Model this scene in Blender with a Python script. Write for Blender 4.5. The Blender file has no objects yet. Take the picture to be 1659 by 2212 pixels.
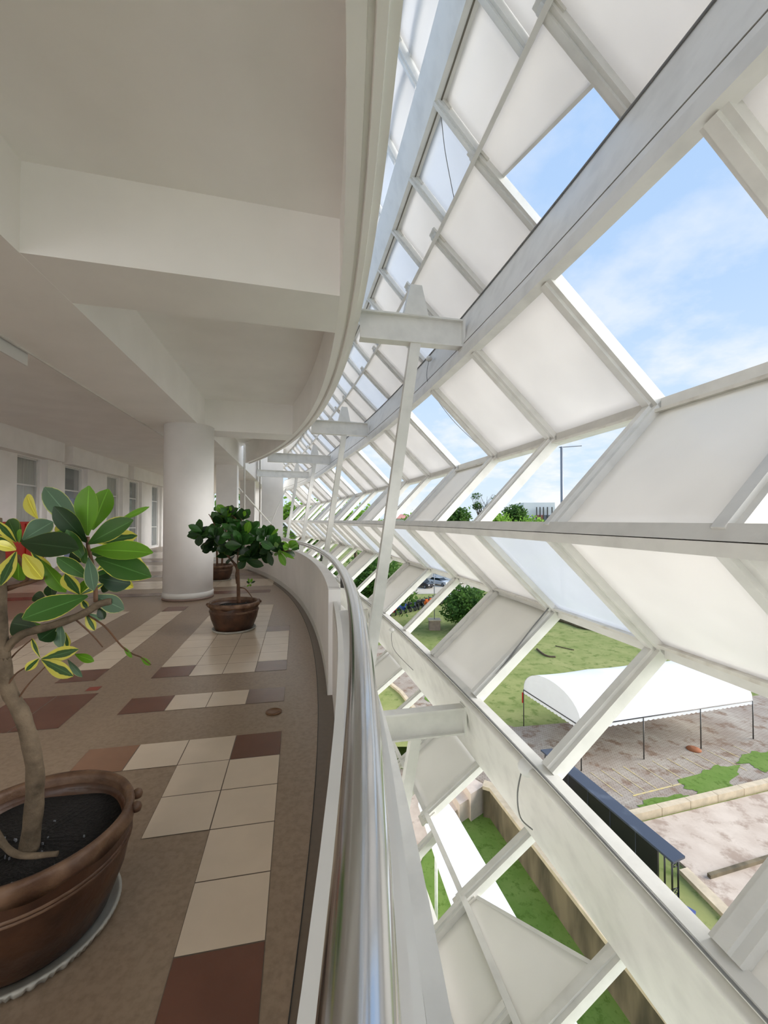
import bpy, math, random
from math import sin, cos, pi, radians, atan2, hypot, sqrt
from mathutils import Vector, Matrix, Quaternion, noise
SC = bpy.context.scene
COL = SC.collection
random.seed(7)

# ------------------------------------------------------------------ camera, sky, sun, exposure
F_PX, PITCH, EYE = 914.137, 0.01851, 1.5
cam_d = bpy.data.cameras.new('camera'); cam = bpy.data.objects.new('camera', cam_d); COL.objects.link(cam)
cam_d.sensor_fit = 'HORIZONTAL'; cam_d.sensor_width = 36.0; cam_d.lens = 36.0 * F_PX / 1659.0
cam_d.clip_start = 0.05; cam_d.clip_end = 1500
cam.location = (0, 0, EYE); cam.rotation_euler = (pi / 2 + PITCH, 0, 0)
SC.camera = cam
SC.view_settings.view_transform = 'Standard'; SC.view_settings.look = 'None'
SC.view_settings.gamma = 1; SC.view_settings.use_curve_mapping = False
SC.view_settings.exposure = 0.58
SUN_STRENGTH, SKY_STRENGTH = 5.4, 0.71
SC.cycles.max_bounces = 16; SC.cycles.diffuse_bounces = 12; SC.cycles.transmission_bounces = 12

w = bpy.data.worlds.new('sky'); SC.world = w; w.use_nodes = True
nt = w.node_tree; nt.nodes.clear()
def N(nt, t, **kw):
    n = nt.nodes.new(t)
    for k, v in kw.items():
        if k.startswith('i_'): n.inputs[k[2:].replace('_', ' ')].default_value = v
        else: setattr(n, k, v)
    return n
tc = N(nt, 'ShaderNodeTexCoord'); sep = N(nt, 'ShaderNodeSeparateXYZ'); nt.links.new(tc.outputs['Generated'], sep.inputs[0])
grad = N(nt, 'ShaderNodeValToRGB')
g = grad.color_ramp; g.elements[0].position = 0.0; g.elements[0].color = (.74, .86, .97, 1)
g.elements[1].position = 1.0; g.elements[1].color = (.36, .56, .91, 1)
e = g.elements.new(.12); e.color = (.66, .81, .97, 1)
e = g.elements.new(.45); e.color = (.47, .66, .94, 1)
nt.links.new(sep.outputs['Z'], grad.inputs[0])
mx = N(nt, 'ShaderNodeMath', operation='MAXIMUM'); mx.inputs[1].default_value = .06; nt.links.new(sep.outputs['Z'], mx.inputs[0])
dv = N(nt, 'ShaderNodeVectorMath', operation='DIVIDE'); cmb = N(nt, 'ShaderNodeCombineXYZ')
ad = N(nt, 'ShaderNodeMath', operation='ADD'); ad.inputs[1].default_value = .25; nt.links.new(mx.outputs[0], ad.inputs[0])
for k in ('X', 'Y', 'Z'): nt.links.new(ad.outputs[0], cmb.inputs[k])
nt.links.new(tc.outputs['Generated'], dv.inputs[0]); nt.links.new(cmb.outputs[0], dv.inputs[1])
nz = N(nt, 'ShaderNodeTexNoise'); nz.inputs['Scale'].default_value = 2.6; nz.inputs['Detail'].default_value = 8; nz.inputs['Roughness'].default_value = .58
nt.links.new(dv.outputs[0], nz.inputs['Vector'])
rp = N(nt, 'ShaderNodeValToRGB'); rp.color_ramp.elements[0].position = .46; rp.color_ramp.elements[1].position = .64
nt.links.new(nz.outputs['Fac'], rp.inputs[0])
low = N(nt, 'ShaderNodeMapRange'); low.inputs['From Min'].default_value = .0; low.inputs['From Max'].default_value = .55
low.inputs['To Min'].default_value = 1.0; low.inputs['To Max'].default_value = .35; nt.links.new(sep.outputs['Z'], low.inputs['Value'])
mm = N(nt, 'ShaderNodeMath', operation='MULTIPLY'); nt.links.new(rp.outputs[0], mm.inputs[0]); nt.links.new(low.outputs[0], mm.inputs[1])
mixc = N(nt, 'ShaderNodeMix', data_type='RGBA'); nt.links.new(mm.outputs[0], mixc.inputs[0]); nt.links.new(grad.outputs[0], mixc.inputs[6])
mixc.inputs[7].default_value = (.95, .965, .99, 1)
bg = N(nt, 'ShaderNodeBackground'); bg.inputs['Strength'].default_value = SKY_STRENGTH
nt.links.new(mixc.outputs[2], bg.inputs['Color'])
wo = N(nt, 'ShaderNodeOutputWorld'); nt.links.new(bg.outputs[0], wo.inputs[0])

sun_d = bpy.data.lights.new('sun', 'SUN'); sun_d.energy = SUN_STRENGTH; sun_d.angle = radians(50); sun_d.color = (1, .97, .92)
sun = bpy.data.objects.new('sun', sun_d); COL.objects.link(sun)
sun.rotation_euler = Vector((1.0, -.05, .34)).to_track_quat('Z', 'Y').to_euler()
sun.location = (20, 20, 40)

# fill lamp added behind the viewpoint to brighten the gallery interior
ar_d = bpy.data.lights.new('gallery_end_fill', 'AREA'); ar_d.shape = 'RECTANGLE'; ar_d.size = 6.0; ar_d.size_y = 3.0; ar_d.energy = 105; ar_d.color = (1, .985, .96)
ar = bpy.data.objects.new('gallery_end_fill', ar_d); COL.objects.link(ar); ar.location = (-1.9, -7.4, 1.75)
ar.rotation_euler = Vector((.42, -1.0, -.02)).to_track_quat('Z', 'Y').to_euler()

# ------------------------------------------------------------------ materials
def mat(name, col, rough=.6, metal=0, var=.0, scale=3.0, bump=0, bscale=60, col2=None, detail=4, lo=.35, hi=.65, spec=.5, trans=0, stretch=None):
    m = bpy.data.materials.new(name); m.use_nodes = True; t = m.node_tree; b = t.nodes['Principled BSDF']
    b.inputs['Roughness'].default_value = rough; b.inputs['Metallic'].default_value = metal
    b.inputs['Specular IOR Level'].default_value = spec
    c = tuple(col) + (1,)
    b.inputs['Base Color'].default_value = c
    tc = None
    if var or col2:
        tc = N(t, 'ShaderNodeTexCoord'); nz = N(t, 'ShaderNodeTexNoise'); nz.inputs['Scale'].default_value = scale; nz.inputs['Detail'].default_value = detail
        src = tc.outputs['Object']
        if stretch:
            mp = N(t, 'ShaderNodeMapping'); mp.inputs['Scale'].default_value = stretch; t.links.new(src, mp.inputs[0]); src = mp.outputs[0]
        t.links.new(src, nz.inputs['Vector'])
        r = N(t, 'ShaderNodeValToRGB'); r.color_ramp.elements[0].position = lo; r.color_ramp.elements[1].position = hi
        r.color_ramp.elements[0].color = c
        r.color_ramp.elements[1].color = (tuple(col2) if col2 else tuple(x * (1 - var) for x in col)) + (1,)
        t.links.new(nz.outputs['Fac'], r.inputs[0]); t.links.new(r.outputs[0], b.inputs['Base Color'])
    if bump:
        if not tc: tc = N(t, 'ShaderNodeTexCoord')
        n2 = N(t, 'ShaderNodeTexNoise'); n2.inputs['Scale'].default_value = bscale; n2.inputs['Detail'].default_value = 4
        t.links.new(tc.outputs['Object'], n2.inputs['Vector'])
        bp = N(t, 'ShaderNodeBump'); bp.inputs['Strength'].default_value = bump; bp.inputs['Distance'].default_value = .02
        t.links.new(n2.outputs['Fac'], bp.inputs['Height']); t.links.new(bp.outputs[0], b.inputs['Normal'])
    return m
def lin(r, g, b): return tuple(((x / 255) / 12.92 if x <= 10 else (((x / 255) + .055) / 1.055) ** 2.4) for x in (r, g, b))
M = {}
M['steel'] = mat('white_painted_steel', (.74, .73, .70), .45, var=.16, scale=6, lo=.45, hi=.8, bump=.05, bscale=25)
M['steel_grime'] = mat('weathered_white_steel', (.70, .68, .63), .55, col2=(.42, .37, .30), scale=9, lo=.52, hi=.9)
M['wall'] = mat('white_wall_paint', (.90, .885, .87), .7, var=.06, scale=2)
M['ceil'] = mat('white_ceiling_paint', (.90, .885, .87), .8, var=.05, scale=1.5)
M['cap'] = mat('parapet_coping', (.72, .71, .68), .5, var=.05, scale=5)
M['chrome'] = mat('brushed_stainless', (.62, .62, .63), .16, metal=1, var=.1, scale=3, stretch=(8, .5, 8))
M['dark'] = mat('dark_gap', (.03, .03, .03), .7)
M['darksteel'] = mat('dark_steel_post', (.09, .085, .08), .4, metal=.6)
M['pot'] = mat('glazed_brown_clay', lin(88, 58, 40), .36, col2=lin(52, 32, 22), scale=7, bump=.25, bscale=18, lo=.3, hi=.7)
M['potrim'] = mat('worn_clay_rim', lin(116, 88, 66), .5, col2=lin(82, 56, 40), scale=12, bump=.3, bscale=25)
M['soil'] = mat('dark_potting_soil', (.012, .010, .009), .95, col2=(.035, .030, .026), scale=60, bump=1, bscale=90, lo=.55, hi=.85)
M['saucer'] = mat('grey_white_plastic', (.50, .49, .44), .5, var=.15, scale=20)
M['bark'] = mat('grey_brown_bark', lin(116, 100, 80), .8, col2=lin(78, 66, 50), scale=14, bump=.5, bscale=40)
M['bark2'] = mat('brown_twig', lin(98, 68, 46), .75, var=.3, scale=20, bump=.3)
M['black'] = mat('black_panel', (.006, .006, .007), .35)
M['blackroof'] = mat('dark_metal_roof', lin(58, 64, 78), .35, col2=lin(92, 98, 110), scale=1.2, lo=.55, hi=.75)
M['blue'] = mat('blue_cloth', lin(70, 84, 140), .8)
M['tent'] = mat('white_tent_canvas', (.74, .74, .75), .6, var=.04, scale=1.5, bump=.2, bscale=3)
M['cable'] = mat('grey_cable', (.20, .20, .20), .5)
M['concrete'] = mat('tan_concrete', lin(206, 188, 160), .85, var=.2, scale=3)
M['conc_dark'] = mat('stained_concrete_wall', lin(122, 108, 84), .9, col2=lin(74, 66, 48), scale=1.6, stretch=(1, 1, .25))
M['stone'] = mat('pink_stone_steps', lin(214, 196, 180), .7, var=.1, scale=4)
M['curtain'] = mat('pale_curtain', lin(200, 198, 188), .9, var=.25, scale=3, stretch=(9, 9, .3))
M['frame'] = mat('white_window_frame', (.72, .72, .71), .4)
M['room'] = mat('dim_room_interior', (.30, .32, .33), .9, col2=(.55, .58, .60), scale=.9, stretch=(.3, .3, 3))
M['bluepanel'] = mat('blue_curtain', lin(84, 98, 165), .8)
M['roof_red'] = mat('red_tile_roof', lin(200, 140, 128), .8)
M['bld'] = mat('white_building', (.80, .82, .86), .7, var=.05, scale=.2)
M['red'] = mat('red_paint', lin(178, 38, 20), .5)
M['rubber'] = mat('black_rubber', (.02, .02, .02), .8)
M['glasscar'] = mat('dark_car_glass', (.02, .025, .03), .1)
M['trunk'] = mat('tree_trunk', lin(96, 80, 62), .9, var=.4, scale=5)
M['mast'] = mat('galvanised_mast', lin(130, 134, 142), .5, metal=.3)
M['drain'] = mat('brass_drain_cover', lin(122, 88, 60), .4, var=.2, scale=30)
M['bin'] = mat('white_plastic', (.75, .75, .75), .4)
M['steel_seam'] = mat('seam_dirt', (.16, .14, .11), .8)

def fabric(name, col, tr, clear=0.0):
    m = bpy.data.materials.new(name); m.use_nodes = True; t = m.node_tree
    for n in list(t.nodes):
        if n.type != 'OUTPUT_MATERIAL': t.nodes.remove(n)
    out = [n for n in t.nodes if n.type == 'OUTPUT_MATERIAL'][0]
    tc = N(t, 'ShaderNodeTexCoord'); nz = N(t, 'ShaderNodeTexNoise'); nz.inputs['Scale'].default_value = 1.3; nz.inputs['Detail'].default_value = 3
    t.links.new(tc.outputs['Object'], nz.inputs['Vector'])
    r = N(t, 'ShaderNodeValToRGB'); r.color_ramp.elements[0].color = tuple(col) + (1,); r.color_ramp.elements[1].color = tuple(x * .93 for x in col) + (1,)
    r.color_ramp.elements[0].position = .4; r.color_ramp.elements[1].position = .7
    t.links.new(nz.outputs['Fac'], r.inputs[0])
    d = N(t, 'ShaderNodeBsdfDiffuse'); tl = N(t, 'ShaderNodeBsdfTranslucent'); mx = N(t, 'ShaderNodeMixShader'); mx.inputs[0].default_value = tr
    t.links.new(r.outputs[0], d.inputs[0]); t.links.new(r.outputs[0], tl.inputs[0]); t.links.new(d.outputs[0], mx.inputs[1]); t.links.new(tl.outputs[0], mx.inputs[2])
    gl = N(t, 'ShaderNodeBsdfGlossy'); gl.inputs['Roughness'].default_value = .25; m3 = N(t, 'ShaderNodeMixShader'); m3.inputs[0].default_value = .04
    t.links.new(mx.outputs[0], m3.inputs[1]); t.links.new(gl.outputs[0], m3.inputs[2]); last = m3
    if clear:
        tp = N(t, 'ShaderNodeBsdfTransparent'); m2 = N(t, 'ShaderNodeMixShader'); m2.inputs[0].default_value = clear
        t.links.new(m3.outputs[0], m2.inputs[1]); t.links.new(tp.outputs[0], m2.inputs[2]); last = m2
    t.links.new(last.outputs[0], out.inputs[0])
    return m
M['fabric'] = fabric('white_screen_fabric', (.84, .825, .81), .43)
M['film'] = fabric('pale_translucent_film', (.62, .65, .70), .5, .25)

def leafmat(name, base, edge, margin, streak=0.0):
    """leaf blade: uv.x runs across (0..1), uv.y along; yellow margin and irregular variegation"""
    m = bpy.data.materials.new(name); m.use_nodes = True; t = m.node_tree; b = t.nodes['Principled BSDF']
    uv = N(t, 'ShaderNodeTexCoord'); s = N(t, 'ShaderNodeSeparateXYZ'); t.links.new(uv.outputs['UV'], s.inputs[0])
    a = N(t, 'ShaderNodeMath', operation='SUBTRACT'); a.inputs[1].default_value = .5; t.links.new(s.outputs['X'], a.inputs[0])
    ab = N(t, 'ShaderNodeMath', operation='ABSOLUTE'); t.links.new(a.outputs[0], ab.inputs[0])
    nz = N(t, 'ShaderNodeTexNoise'); nz.inputs['Scale'].default_value = 14; nz.inputs['Detail'].default_value = 3; t.links.new(uv.outputs['Object'], nz.inputs['Vector'])
    ns = N(t, 'ShaderNodeMath', operation='MULTIPLY_ADD'); ns.inputs[1].default_value = .10 + streak; ns.inputs[2].default_value = -.05 - streak * .5
    t.links.new(nz.outputs['Fac'], ns.inputs[0])
    su = N(t, 'ShaderNodeMath', operation='ADD'); t.links.new(ab.outputs[0], su.inputs[0]); t.links.new(ns.outputs[0], su.inputs[1])
    r = N(t, 'ShaderNodeValToRGB'); r.color_ramp.elements[0].position = .5 - margin; r.color_ramp.elements[1].position = .5 - margin + .025
    r.color_ramp.elements[0].color = tuple(base) + (1,); r.color_ramp.elements[1].color = tuple(edge) + (1,)
    t.links.new(su.outputs[0], r.inputs[0])
    md = N(t, 'ShaderNodeValToRGB'); md.color_ramp.elements[0].position = .008; md.color_ramp.elements[1].position = .03
    md.color_ramp.elements[0].color = tuple(min(1, x * 1.9 + .02) for x in base) + (1,); t.links.new(ab.outputs[0], md.inputs[0])
    mi = N(t, 'ShaderNodeMix', data_type='RGBA'); t.links.new(md.outputs[1] if False else ab.outputs[0], mi.inputs[0])
    cr = N(t, 'ShaderNodeMapRange'); cr.inputs['From Min'].default_value = .01; cr.inputs['From Max'].default_value = .03; t.links.new(ab.outputs[0], cr.inputs['Value'])
    t.links.new(cr.outputs[0], mi.inputs[0]); mi.inputs[6].default_value = tuple(min(1, x * 1.7 + .02) for x in base) + (1,)
    t.links.new(r.outputs[0], mi.inputs[7])
    t.links.new(mi.outputs[2], b.inputs['Base Color'])
    b.inputs['Roughness'].default_value = .35
    tl = N(t, 'ShaderNodeBsdfTranslucent'); t.links.new(mi.outputs[2], tl.inputs[0]); ms = N(t, 'ShaderNodeMixShader'); ms.inputs[0].default_value = .3
    out = [n for n in t.nodes if n.type == 'OUTPUT_MATERIAL'][0]
    t.links.new(b.outputs[0], ms.inputs[1]); t.links.new(tl.outputs[0], ms.inputs[2]); t.links.new(ms.outputs[0], out.inputs[0])
    return m
YEL = lin(214, 208, 92)
M['leafA'] = leafmat('leaf_green_thin_yellow_edge', lin(62, 102, 44), YEL, .035)
M['leafK'] = leafmat('leaf_dark_green', lin(30, 58, 24), lin(140, 160, 50), .02)
M['leafB'] = leafmat('leaf_backlit_green', lin(96, 146, 34), lin(170, 196, 70), .02)  # brighter green, with the look of backlighting put into the leaf colour
M['leafC'] = leafmat('leaf_variegated', lin(56, 92, 46), YEL, .28, .35)
M['leafY'] = leafmat('leaf_mostly_yellow', lin(205, 196, 70), YEL, .3, .3)
M['leafD'] = leafmat('leaf_greyish_green', lin(92, 120, 96), lin(190, 196, 130), .05)
M['leafG'] = leafmat('leaf_plain_green', lin(48, 92, 34), lin(70, 110, 46), .02)

def treemat(name, c1, c2):
    m = mat(name, c1, .7, col2=c2, scale=.9, lo=.35, hi=.65, spec=.2); t = m.node_tree; b = t.nodes['Principled BSDF']
    tl = N(t, 'ShaderNodeBsdfTranslucent'); ms = N(t, 'ShaderNodeMixShader'); ms.inputs[0].default_value = .35
    src = b.inputs['Base Color'].links[0].from_socket; t.links.new(src, tl.inputs[0])
    out = [n for n in t.nodes if n.type == 'OUTPUT_MATERIAL'][0]
    t.links.new(b.outputs[0], ms.inputs[1]); t.links.new(tl.outputs[0], ms.inputs[2]); t.links.new(ms.outputs[0], out.inputs[0]); return m
M['tree1'] = treemat('tree_leaves_deep', lin(50, 82, 32), lin(84, 118, 46))
M['tree2'] = treemat('tree_leaves_fresh', lin(104, 146, 44), lin(136, 172, 66))
M['palm'] = treemat('palm_leaves', lin(96, 128, 40), lin(150, 172, 70))

def groundmat(name, c1, c2, scale, c3=None, s2=12, brick=None, bump=.3):
    m = bpy.data.materials.new(name); m.use_nodes = True; t = m.node_tree; b = t.nodes['Principled BSDF']; b.inputs['Roughness'].default_value = .9; b.inputs['Specular IOR Level'].default_value = .15
    tc = N(t, 'ShaderNodeTexCoord'); n1 = N(t, 'ShaderNodeTexNoise'); n1.inputs['Scale'].default_value = scale; n1.inputs['Detail'].default_value = 7; n1.inputs['Roughness'].default_value = .65
    t.links.new(tc.outputs['Object'], n1.inputs['Vector'])
    r = N(t, 'ShaderNodeValToRGB'); r.color_ramp.elements[0].position = .38; r.color_ramp.elements[1].position = .62
    r.color_ramp.elements[0].color = tuple(c1) + (1,); r.color_ramp.elements[1].color = tuple(c2) + (1,); t.links.new(n1.outputs['Fac'], r.inputs[0])
    last = r.outputs[0]
    if c3:
        n2 = N(t, 'ShaderNodeTexNoise'); n2.inputs['Scale'].default_value = s2; n2.inputs['Detail'].default_value = 8; n2.inputs['Roughness'].default_value = .7; t.links.new(tc.outputs['Object'], n2.inputs['Vector'])
        r2 = N(t, 'ShaderNodeValToRGB'); r2.color_ramp.elements[0].position = .52; r2.color_ramp.elements[1].position = .62; t.links.new(n2.outputs['Fac'], r2.inputs[0])
        mi = N(t, 'ShaderNodeMix', data_type='RGBA'); t.links.new(r2.outputs[0], mi.inputs[0]); t.links.new(last, mi.inputs[6]); mi.inputs[7].default_value = tuple(c3) + (1,); last = mi.outputs[2]
    if brick:
        br = N(t, 'ShaderNodeTexBrick'); mp = N(t, 'ShaderNodeMapping'); mp.inputs['Rotation'].default_value = (0, 0, .27); t.links.new(tc.outputs['Object'], mp.inputs[0]); t.links.new(mp.outputs[0], br.inputs['Vector'])
        br.inputs['Scale'].default_value = brick; br.inputs['Mortar Size'].default_value = .03; br.inputs['Color1'].default_value = (1, 1, 1, 1); br.inputs['Color2'].default_value = (.86, .85, .84, 1); br.inputs['Mortar'].default_value = (.55, .53, .48, 1)
        ml = N(t, 'ShaderNodeMix', data_type='RGBA', blend_type='MULTIPLY'); ml.inputs[0].default_value = .8; t.links.new(last, ml.inputs[6]); t.links.new(br.outputs[0], ml.inputs[7]); last = ml.outputs[2]
    t.links.new(last, b.inputs['Base Color'])
    bp = N(t, 'ShaderNodeBump'); bp.inputs['Strength'].default_value = bump; n3 = N(t, 'ShaderNodeTexNoise'); n3.inputs['Scale'].default_value = 8; n3.inputs['Detail'].default_value = 6
    t.links.new(tc.outputs['Object'], n3.inputs['Vector']); t.links.new(n3.outputs['Fac'], bp.inputs['Height']); t.links.new(bp.outputs[0], b.inputs['Normal'])
    return m
M['grass'] = groundmat('lawn_grass', lin(124, 134, 76), lin(146, 148, 94), .35, lin(104, 118, 60), 1.3)
M['grass_low'] = groundmat('fresh_lawn_grass', lin(98, 126, 54), lin(114, 136, 68), .6, lin(84, 110, 42), 3)
M['pave'] = groundmat('worn_pavers', lin(178, 168, 156), lin(160, 146, 134), .5, lin(140, 118, 102), 1.1, brick=2.2)
M['slab'] = groundmat('stained_concrete_slab', lin(186, 168, 152), lin(204, 188, 172), .7, lin(164, 144, 128), .9)
M['road'] = groundmat('pale_road', lin(190, 182, 168), lin(178, 170, 156), .3)
M['yline'] = mat('faded_yellow_line', lin(206, 184, 116), .9, col2=lin(180, 166, 140), scale=6)
# floor tiles
M['terrazzo'] = mat('brown_grey_terrazzo', lin(156, 136, 116), .30, col2=lin(140, 121, 102), scale=45, lo=.4, hi=.7, bump=.03, bscale=90)
M['t_cream'] = mat('cream_tile', lin(222, 205, 184), .22, var=.06, scale=5)
M['t_brown'] = mat('dark_brown_tile', lin(116, 76, 62), .25, var=.12, scale=6)
M['t_salmon'] = mat('salmon_tile', lin(150, 114, 92), .25, var=.08, scale=6)
M['t_mauve'] = mat('mauve_tile', lin(138, 116, 106), .25, var=.08, scale=6)
M['t_red'] = mat('red_tile', lin(150, 62, 48), .3)
M['grout'] = mat('tile_grout', lin(110, 96, 84), .8)

# ------------------------------------------------------------------ mesh builder
ORG = {}
class MB:
    def __init__(s): s.v = []; s.f = []; s.m = []; s.uv = {}; s.smooth = set()
    def face(s, idx, mi=0, sm=False):
        s.f.append(tuple(idx)); s.m.append(mi)
        if sm: s.smooth.add(len(s.f) - 1)
    def quad(s, a, b, c, d, mi=0):
        n = len(s.v); s.v += [tuple(a), tuple(b), tuple(c), tuple(d)]; s.face((n, n + 1, n + 2, n + 3), mi)
    def poly(s, pts, mi=0):
        n = len(s.v); s.v += [tuple(p) for p in pts]; s.face(range(n, n + len(pts)), mi)
    def hexa(s, P, mi=0):
        n = len(s.v); s.v += [tuple(p) for p in P]
        for q in ((3, 2, 1, 0), (4, 5, 6, 7), (0, 1, 5, 4), (1, 2, 6, 5), (2, 3, 7, 6), (3, 0, 4, 7)): s.face([n + i for i in q], mi)
    def box(s, x0, y0, z0, x1, y1, z1, mi=0, T=None):
        P = [(x0, y0, z0), (x1, y0, z0), (x1, y1, z0), (x0, y1, z0), (x0, y0, z1), (x1, y0, z1), (x1, y1, z1), (x0, y1, z1)]
        if T: P = [T(*p) for p in P]
        s.hexa(P, mi)
    def prism(s, pts, z0, z1, mi=0):
        n = len(s.v); k = len(pts); s.v += [(p[0], p[1], z0) for p in pts] + [(p[0], p[1], z1) for p in pts]
        s.face([n + i for i in range(k - 1, -1, -1)], mi); s.face([n + k + i for i in range(k)], mi)
        for i in range(k): j = (i + 1) % k; s.face((n + i, n + j, n + k + j, n + k + i), mi)
    def beam(s, p0, p1, wd, hg, up=(0, 0, 1), mi=0):
        p0 = Vector(p0); p1 = Vector(p1); d = (p1 - p0).normalized(); u = Vector(up); x = d.cross(u)
        if x.length < 1e-4: x = d.cross(Vector((1, 0, 0)))
        x.normalize(); u = x.cross(d).normalized(); P = []
        for p in (p0, p1):
            for a, b in ((-1, -1), (1, -1), (1, 1), (-1, 1)): P.append(p + x * a * wd / 2 + u * b * hg / 2)
        s.hexa(P, mi)
    def tube(s, pts, r, seg=8, mi=0, cap=True):
        pts = [Vector(p) for p in pts]; n0 = len(s.v); k = len(pts); rs = r if isinstance(r, (list, tuple)) else [r] * k
        d0 = (pts[1] - pts[0]).normalized(); ref = Vector((0, 0, 1)) if abs(d0.z) < .9 else Vector((1, 0, 0)); x = d0.cross(ref).normalized()
        for i, p in enumerate(pts):
            d = ((pts[min(i + 1, k - 1)] - pts[max(i - 1, 0)])).normalized(); x = (x - d * x.dot(d)).normalized(); y = d.cross(x)
            for j in range(seg): a = 2 * pi * j / seg; s.v.append(tuple(p + (x * cos(a) + y * sin(a)) * rs[i]))
        for i in range(k - 1):
            for j in range(seg): j2 = (j + 1) % seg; s.face((n0 + i * seg + j, n0 + i * seg + j2, n0 + (i + 1) * seg + j2, n0 + (i + 1) * seg + j), mi, True)
        if cap: s.face([n0 + j for j in range(seg - 1, -1, -1)], mi); s.face([n0 + (k - 1) * seg + j for j in range(seg)], mi)
    def lathe(s, c, prof, seg=32, mi=0, sx=1, sy=1, rot=0, wob=None, caps=(1, 1)):
        n0 = len(s.v); k = len(prof)
        for i, (r, z) in enumerate(prof):
            for j in range(seg):
                a = 2 * pi * j / seg; rr, zz = (wob(a, r, z, i) if wob else (r, z)); x = rr * cos(a) * sx; y = rr * sin(a) * sy
                s.v.append((c[0] + x * cos(rot) - y * sin(rot), c[1] + x * sin(rot) + y * cos(rot), c[2] + zz))
        for i in range(k - 1):
            for j in range(seg): j2 = (j + 1) % seg; s.face((n0 + i * seg + j, n0 + i * seg + j2, n0 + (i + 1) * seg + j2, n0 + (i + 1) * seg + j), mi, True)
        if caps[0]: s.face([n0 + j for j in range(seg - 1, -1, -1)], mi)
        if caps[1]: s.face([n0 + (k - 1) * seg + j for j in range(seg)], mi)
    def arc(s, ctr, prof, angs, mi=0, sm=False):
        """sweep a closed (radius,z) profile about a vertical axis"""
        n0 = len(s.v); k = len(prof)
        for a in angs:
            for (r, z) in prof: s.v.append((ctr[0] + r * cos(a), ctr[1] + r * sin(a), z))
        for i in range(len(angs) - 1):
            for j in range(k): j2 = (j + 1) % k; s.face((n0 + i * k + j, n0 + (i + 1) * k + j, n0 + (i + 1) * k + j2, n0 + i * k + j2), mi, sm)
        s.face([n0 + j for j in range(k)], mi); e = n0 + (len(angs) - 1) * k; s.face([e + j for j in range(k - 1, -1, -1)], mi)
    def build(s, name, mats, parent=None, origin=None):
        if not isinstance(mats, (list, tuple)): mats = [mats]
        if parent is not None: og = ORG[parent.name]
        elif origin is not None: og = Vector(origin)
        else:
            xs = [v[0] for v in s.v]; ys = [v[1] for v in s.v]; zs = [v[2] for v in s.v]
            og = Vector(((min(xs) + max(xs)) / 2, (min(ys) + max(ys)) / 2, min(zs)))
        me = bpy.data.meshes.new(name); me.from_pydata([(v[0] - og.x, v[1] - og.y, v[2] - og.z) for v in s.v], [], s.f)
        for m in mats: me.materials.append(m)
        for i, p in enumerate(me.polygons): p.material_index = s.m[i]; p.use_smooth = i in s.smooth
        if s.uv:
            ul = me.uv_layers.new(name='UVMap')
            for p in me.polygons:
                for li in p.loop_indices:
                    vi = me.loops[li].vertex_index
                    if vi in s.uv: ul.data[li].uv = s.uv[vi]
        me.update()
        o = bpy.data.objects.new(name, me); COL.objects.link(o)
        if parent is not None: o.parent = parent
        else: o.location = og
        ORG[o.name] = og
        return o
def tag(o, label=None, cat=None, group=None, kind=None):
    if label: o['label'] = label
    if cat: o['category'] = cat
    if group: o['group'] = group
    if kind: o['kind'] = kind
    return o
def thing(name, loc, label, cat, group=None):
    o = bpy.data.objects.new(name, None); COL.objects.link(o); o.location = loc; o.empty_display_size = .1; ORG[o.name] = Vector(loc)
    return tag(o, label, cat, group)
def struct(o, label=None): return tag(o, label, None, None, 'structure')
ORD = ['nearest', 'second', 'third', 'fourth', 'fifth', 'sixth', 'seventh', 'eighth', 'ninth', 'tenth', 'eleventh', 'twelfth', 'thirteenth', 'fourteenth', 'fifteenth', 'sixteenth', 'seventeenth', 'eighteenth', 'nineteenth', 'twentieth', 'twenty-first', 'twenty-second', 'twenty-third', 'twenty-fourth', 'twenty-fifth', 'twenty-sixth', 'twenty-seventh', 'twenty-eighth', 'twenty-ninth', 'thirtieth', 'thirty-first', 'thirty-second', 'thirty-third', 'thirty-fourth', 'thirty-fifth', 'thirty-sixth', 'thirty-seventh', 'thirty-eighth', 'thirty-ninth', 'fortieth', 'forty-first', 'forty-second', 'forty-third', 'forty-fourth']
def W(u, v, Y):
    """a point of the place at depth Y, read off a survey photograph"""
    c, s = cos(PITCH), sin(PITCH); dx = (u - 829.5) / F_PX; dz = -(v - 1106) / F_PX; dy = c - dz * s; t = Y / dy
    return Vector((dx * t, Y, EYE + (s + dz * c) * t))
def arange(a, b, n): return [a + (b - a) * i / (n - 1) for i in range(n)]

# ------------------------------------------------------------------ gallery geometry
TH = .2; O = (-.422, 1.535)
def G(a, b): return (O[0] - a * cos(TH) - b * sin(TH), O[1] - a * sin(TH) + b * cos(TH))
def GT(a, b, z): x, y = G(a, b); return (x, y, z)
GC = (-23.927, -.333); RW = 23.79; RR = 23.915; RF = 24.06
A_END = .655

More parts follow.
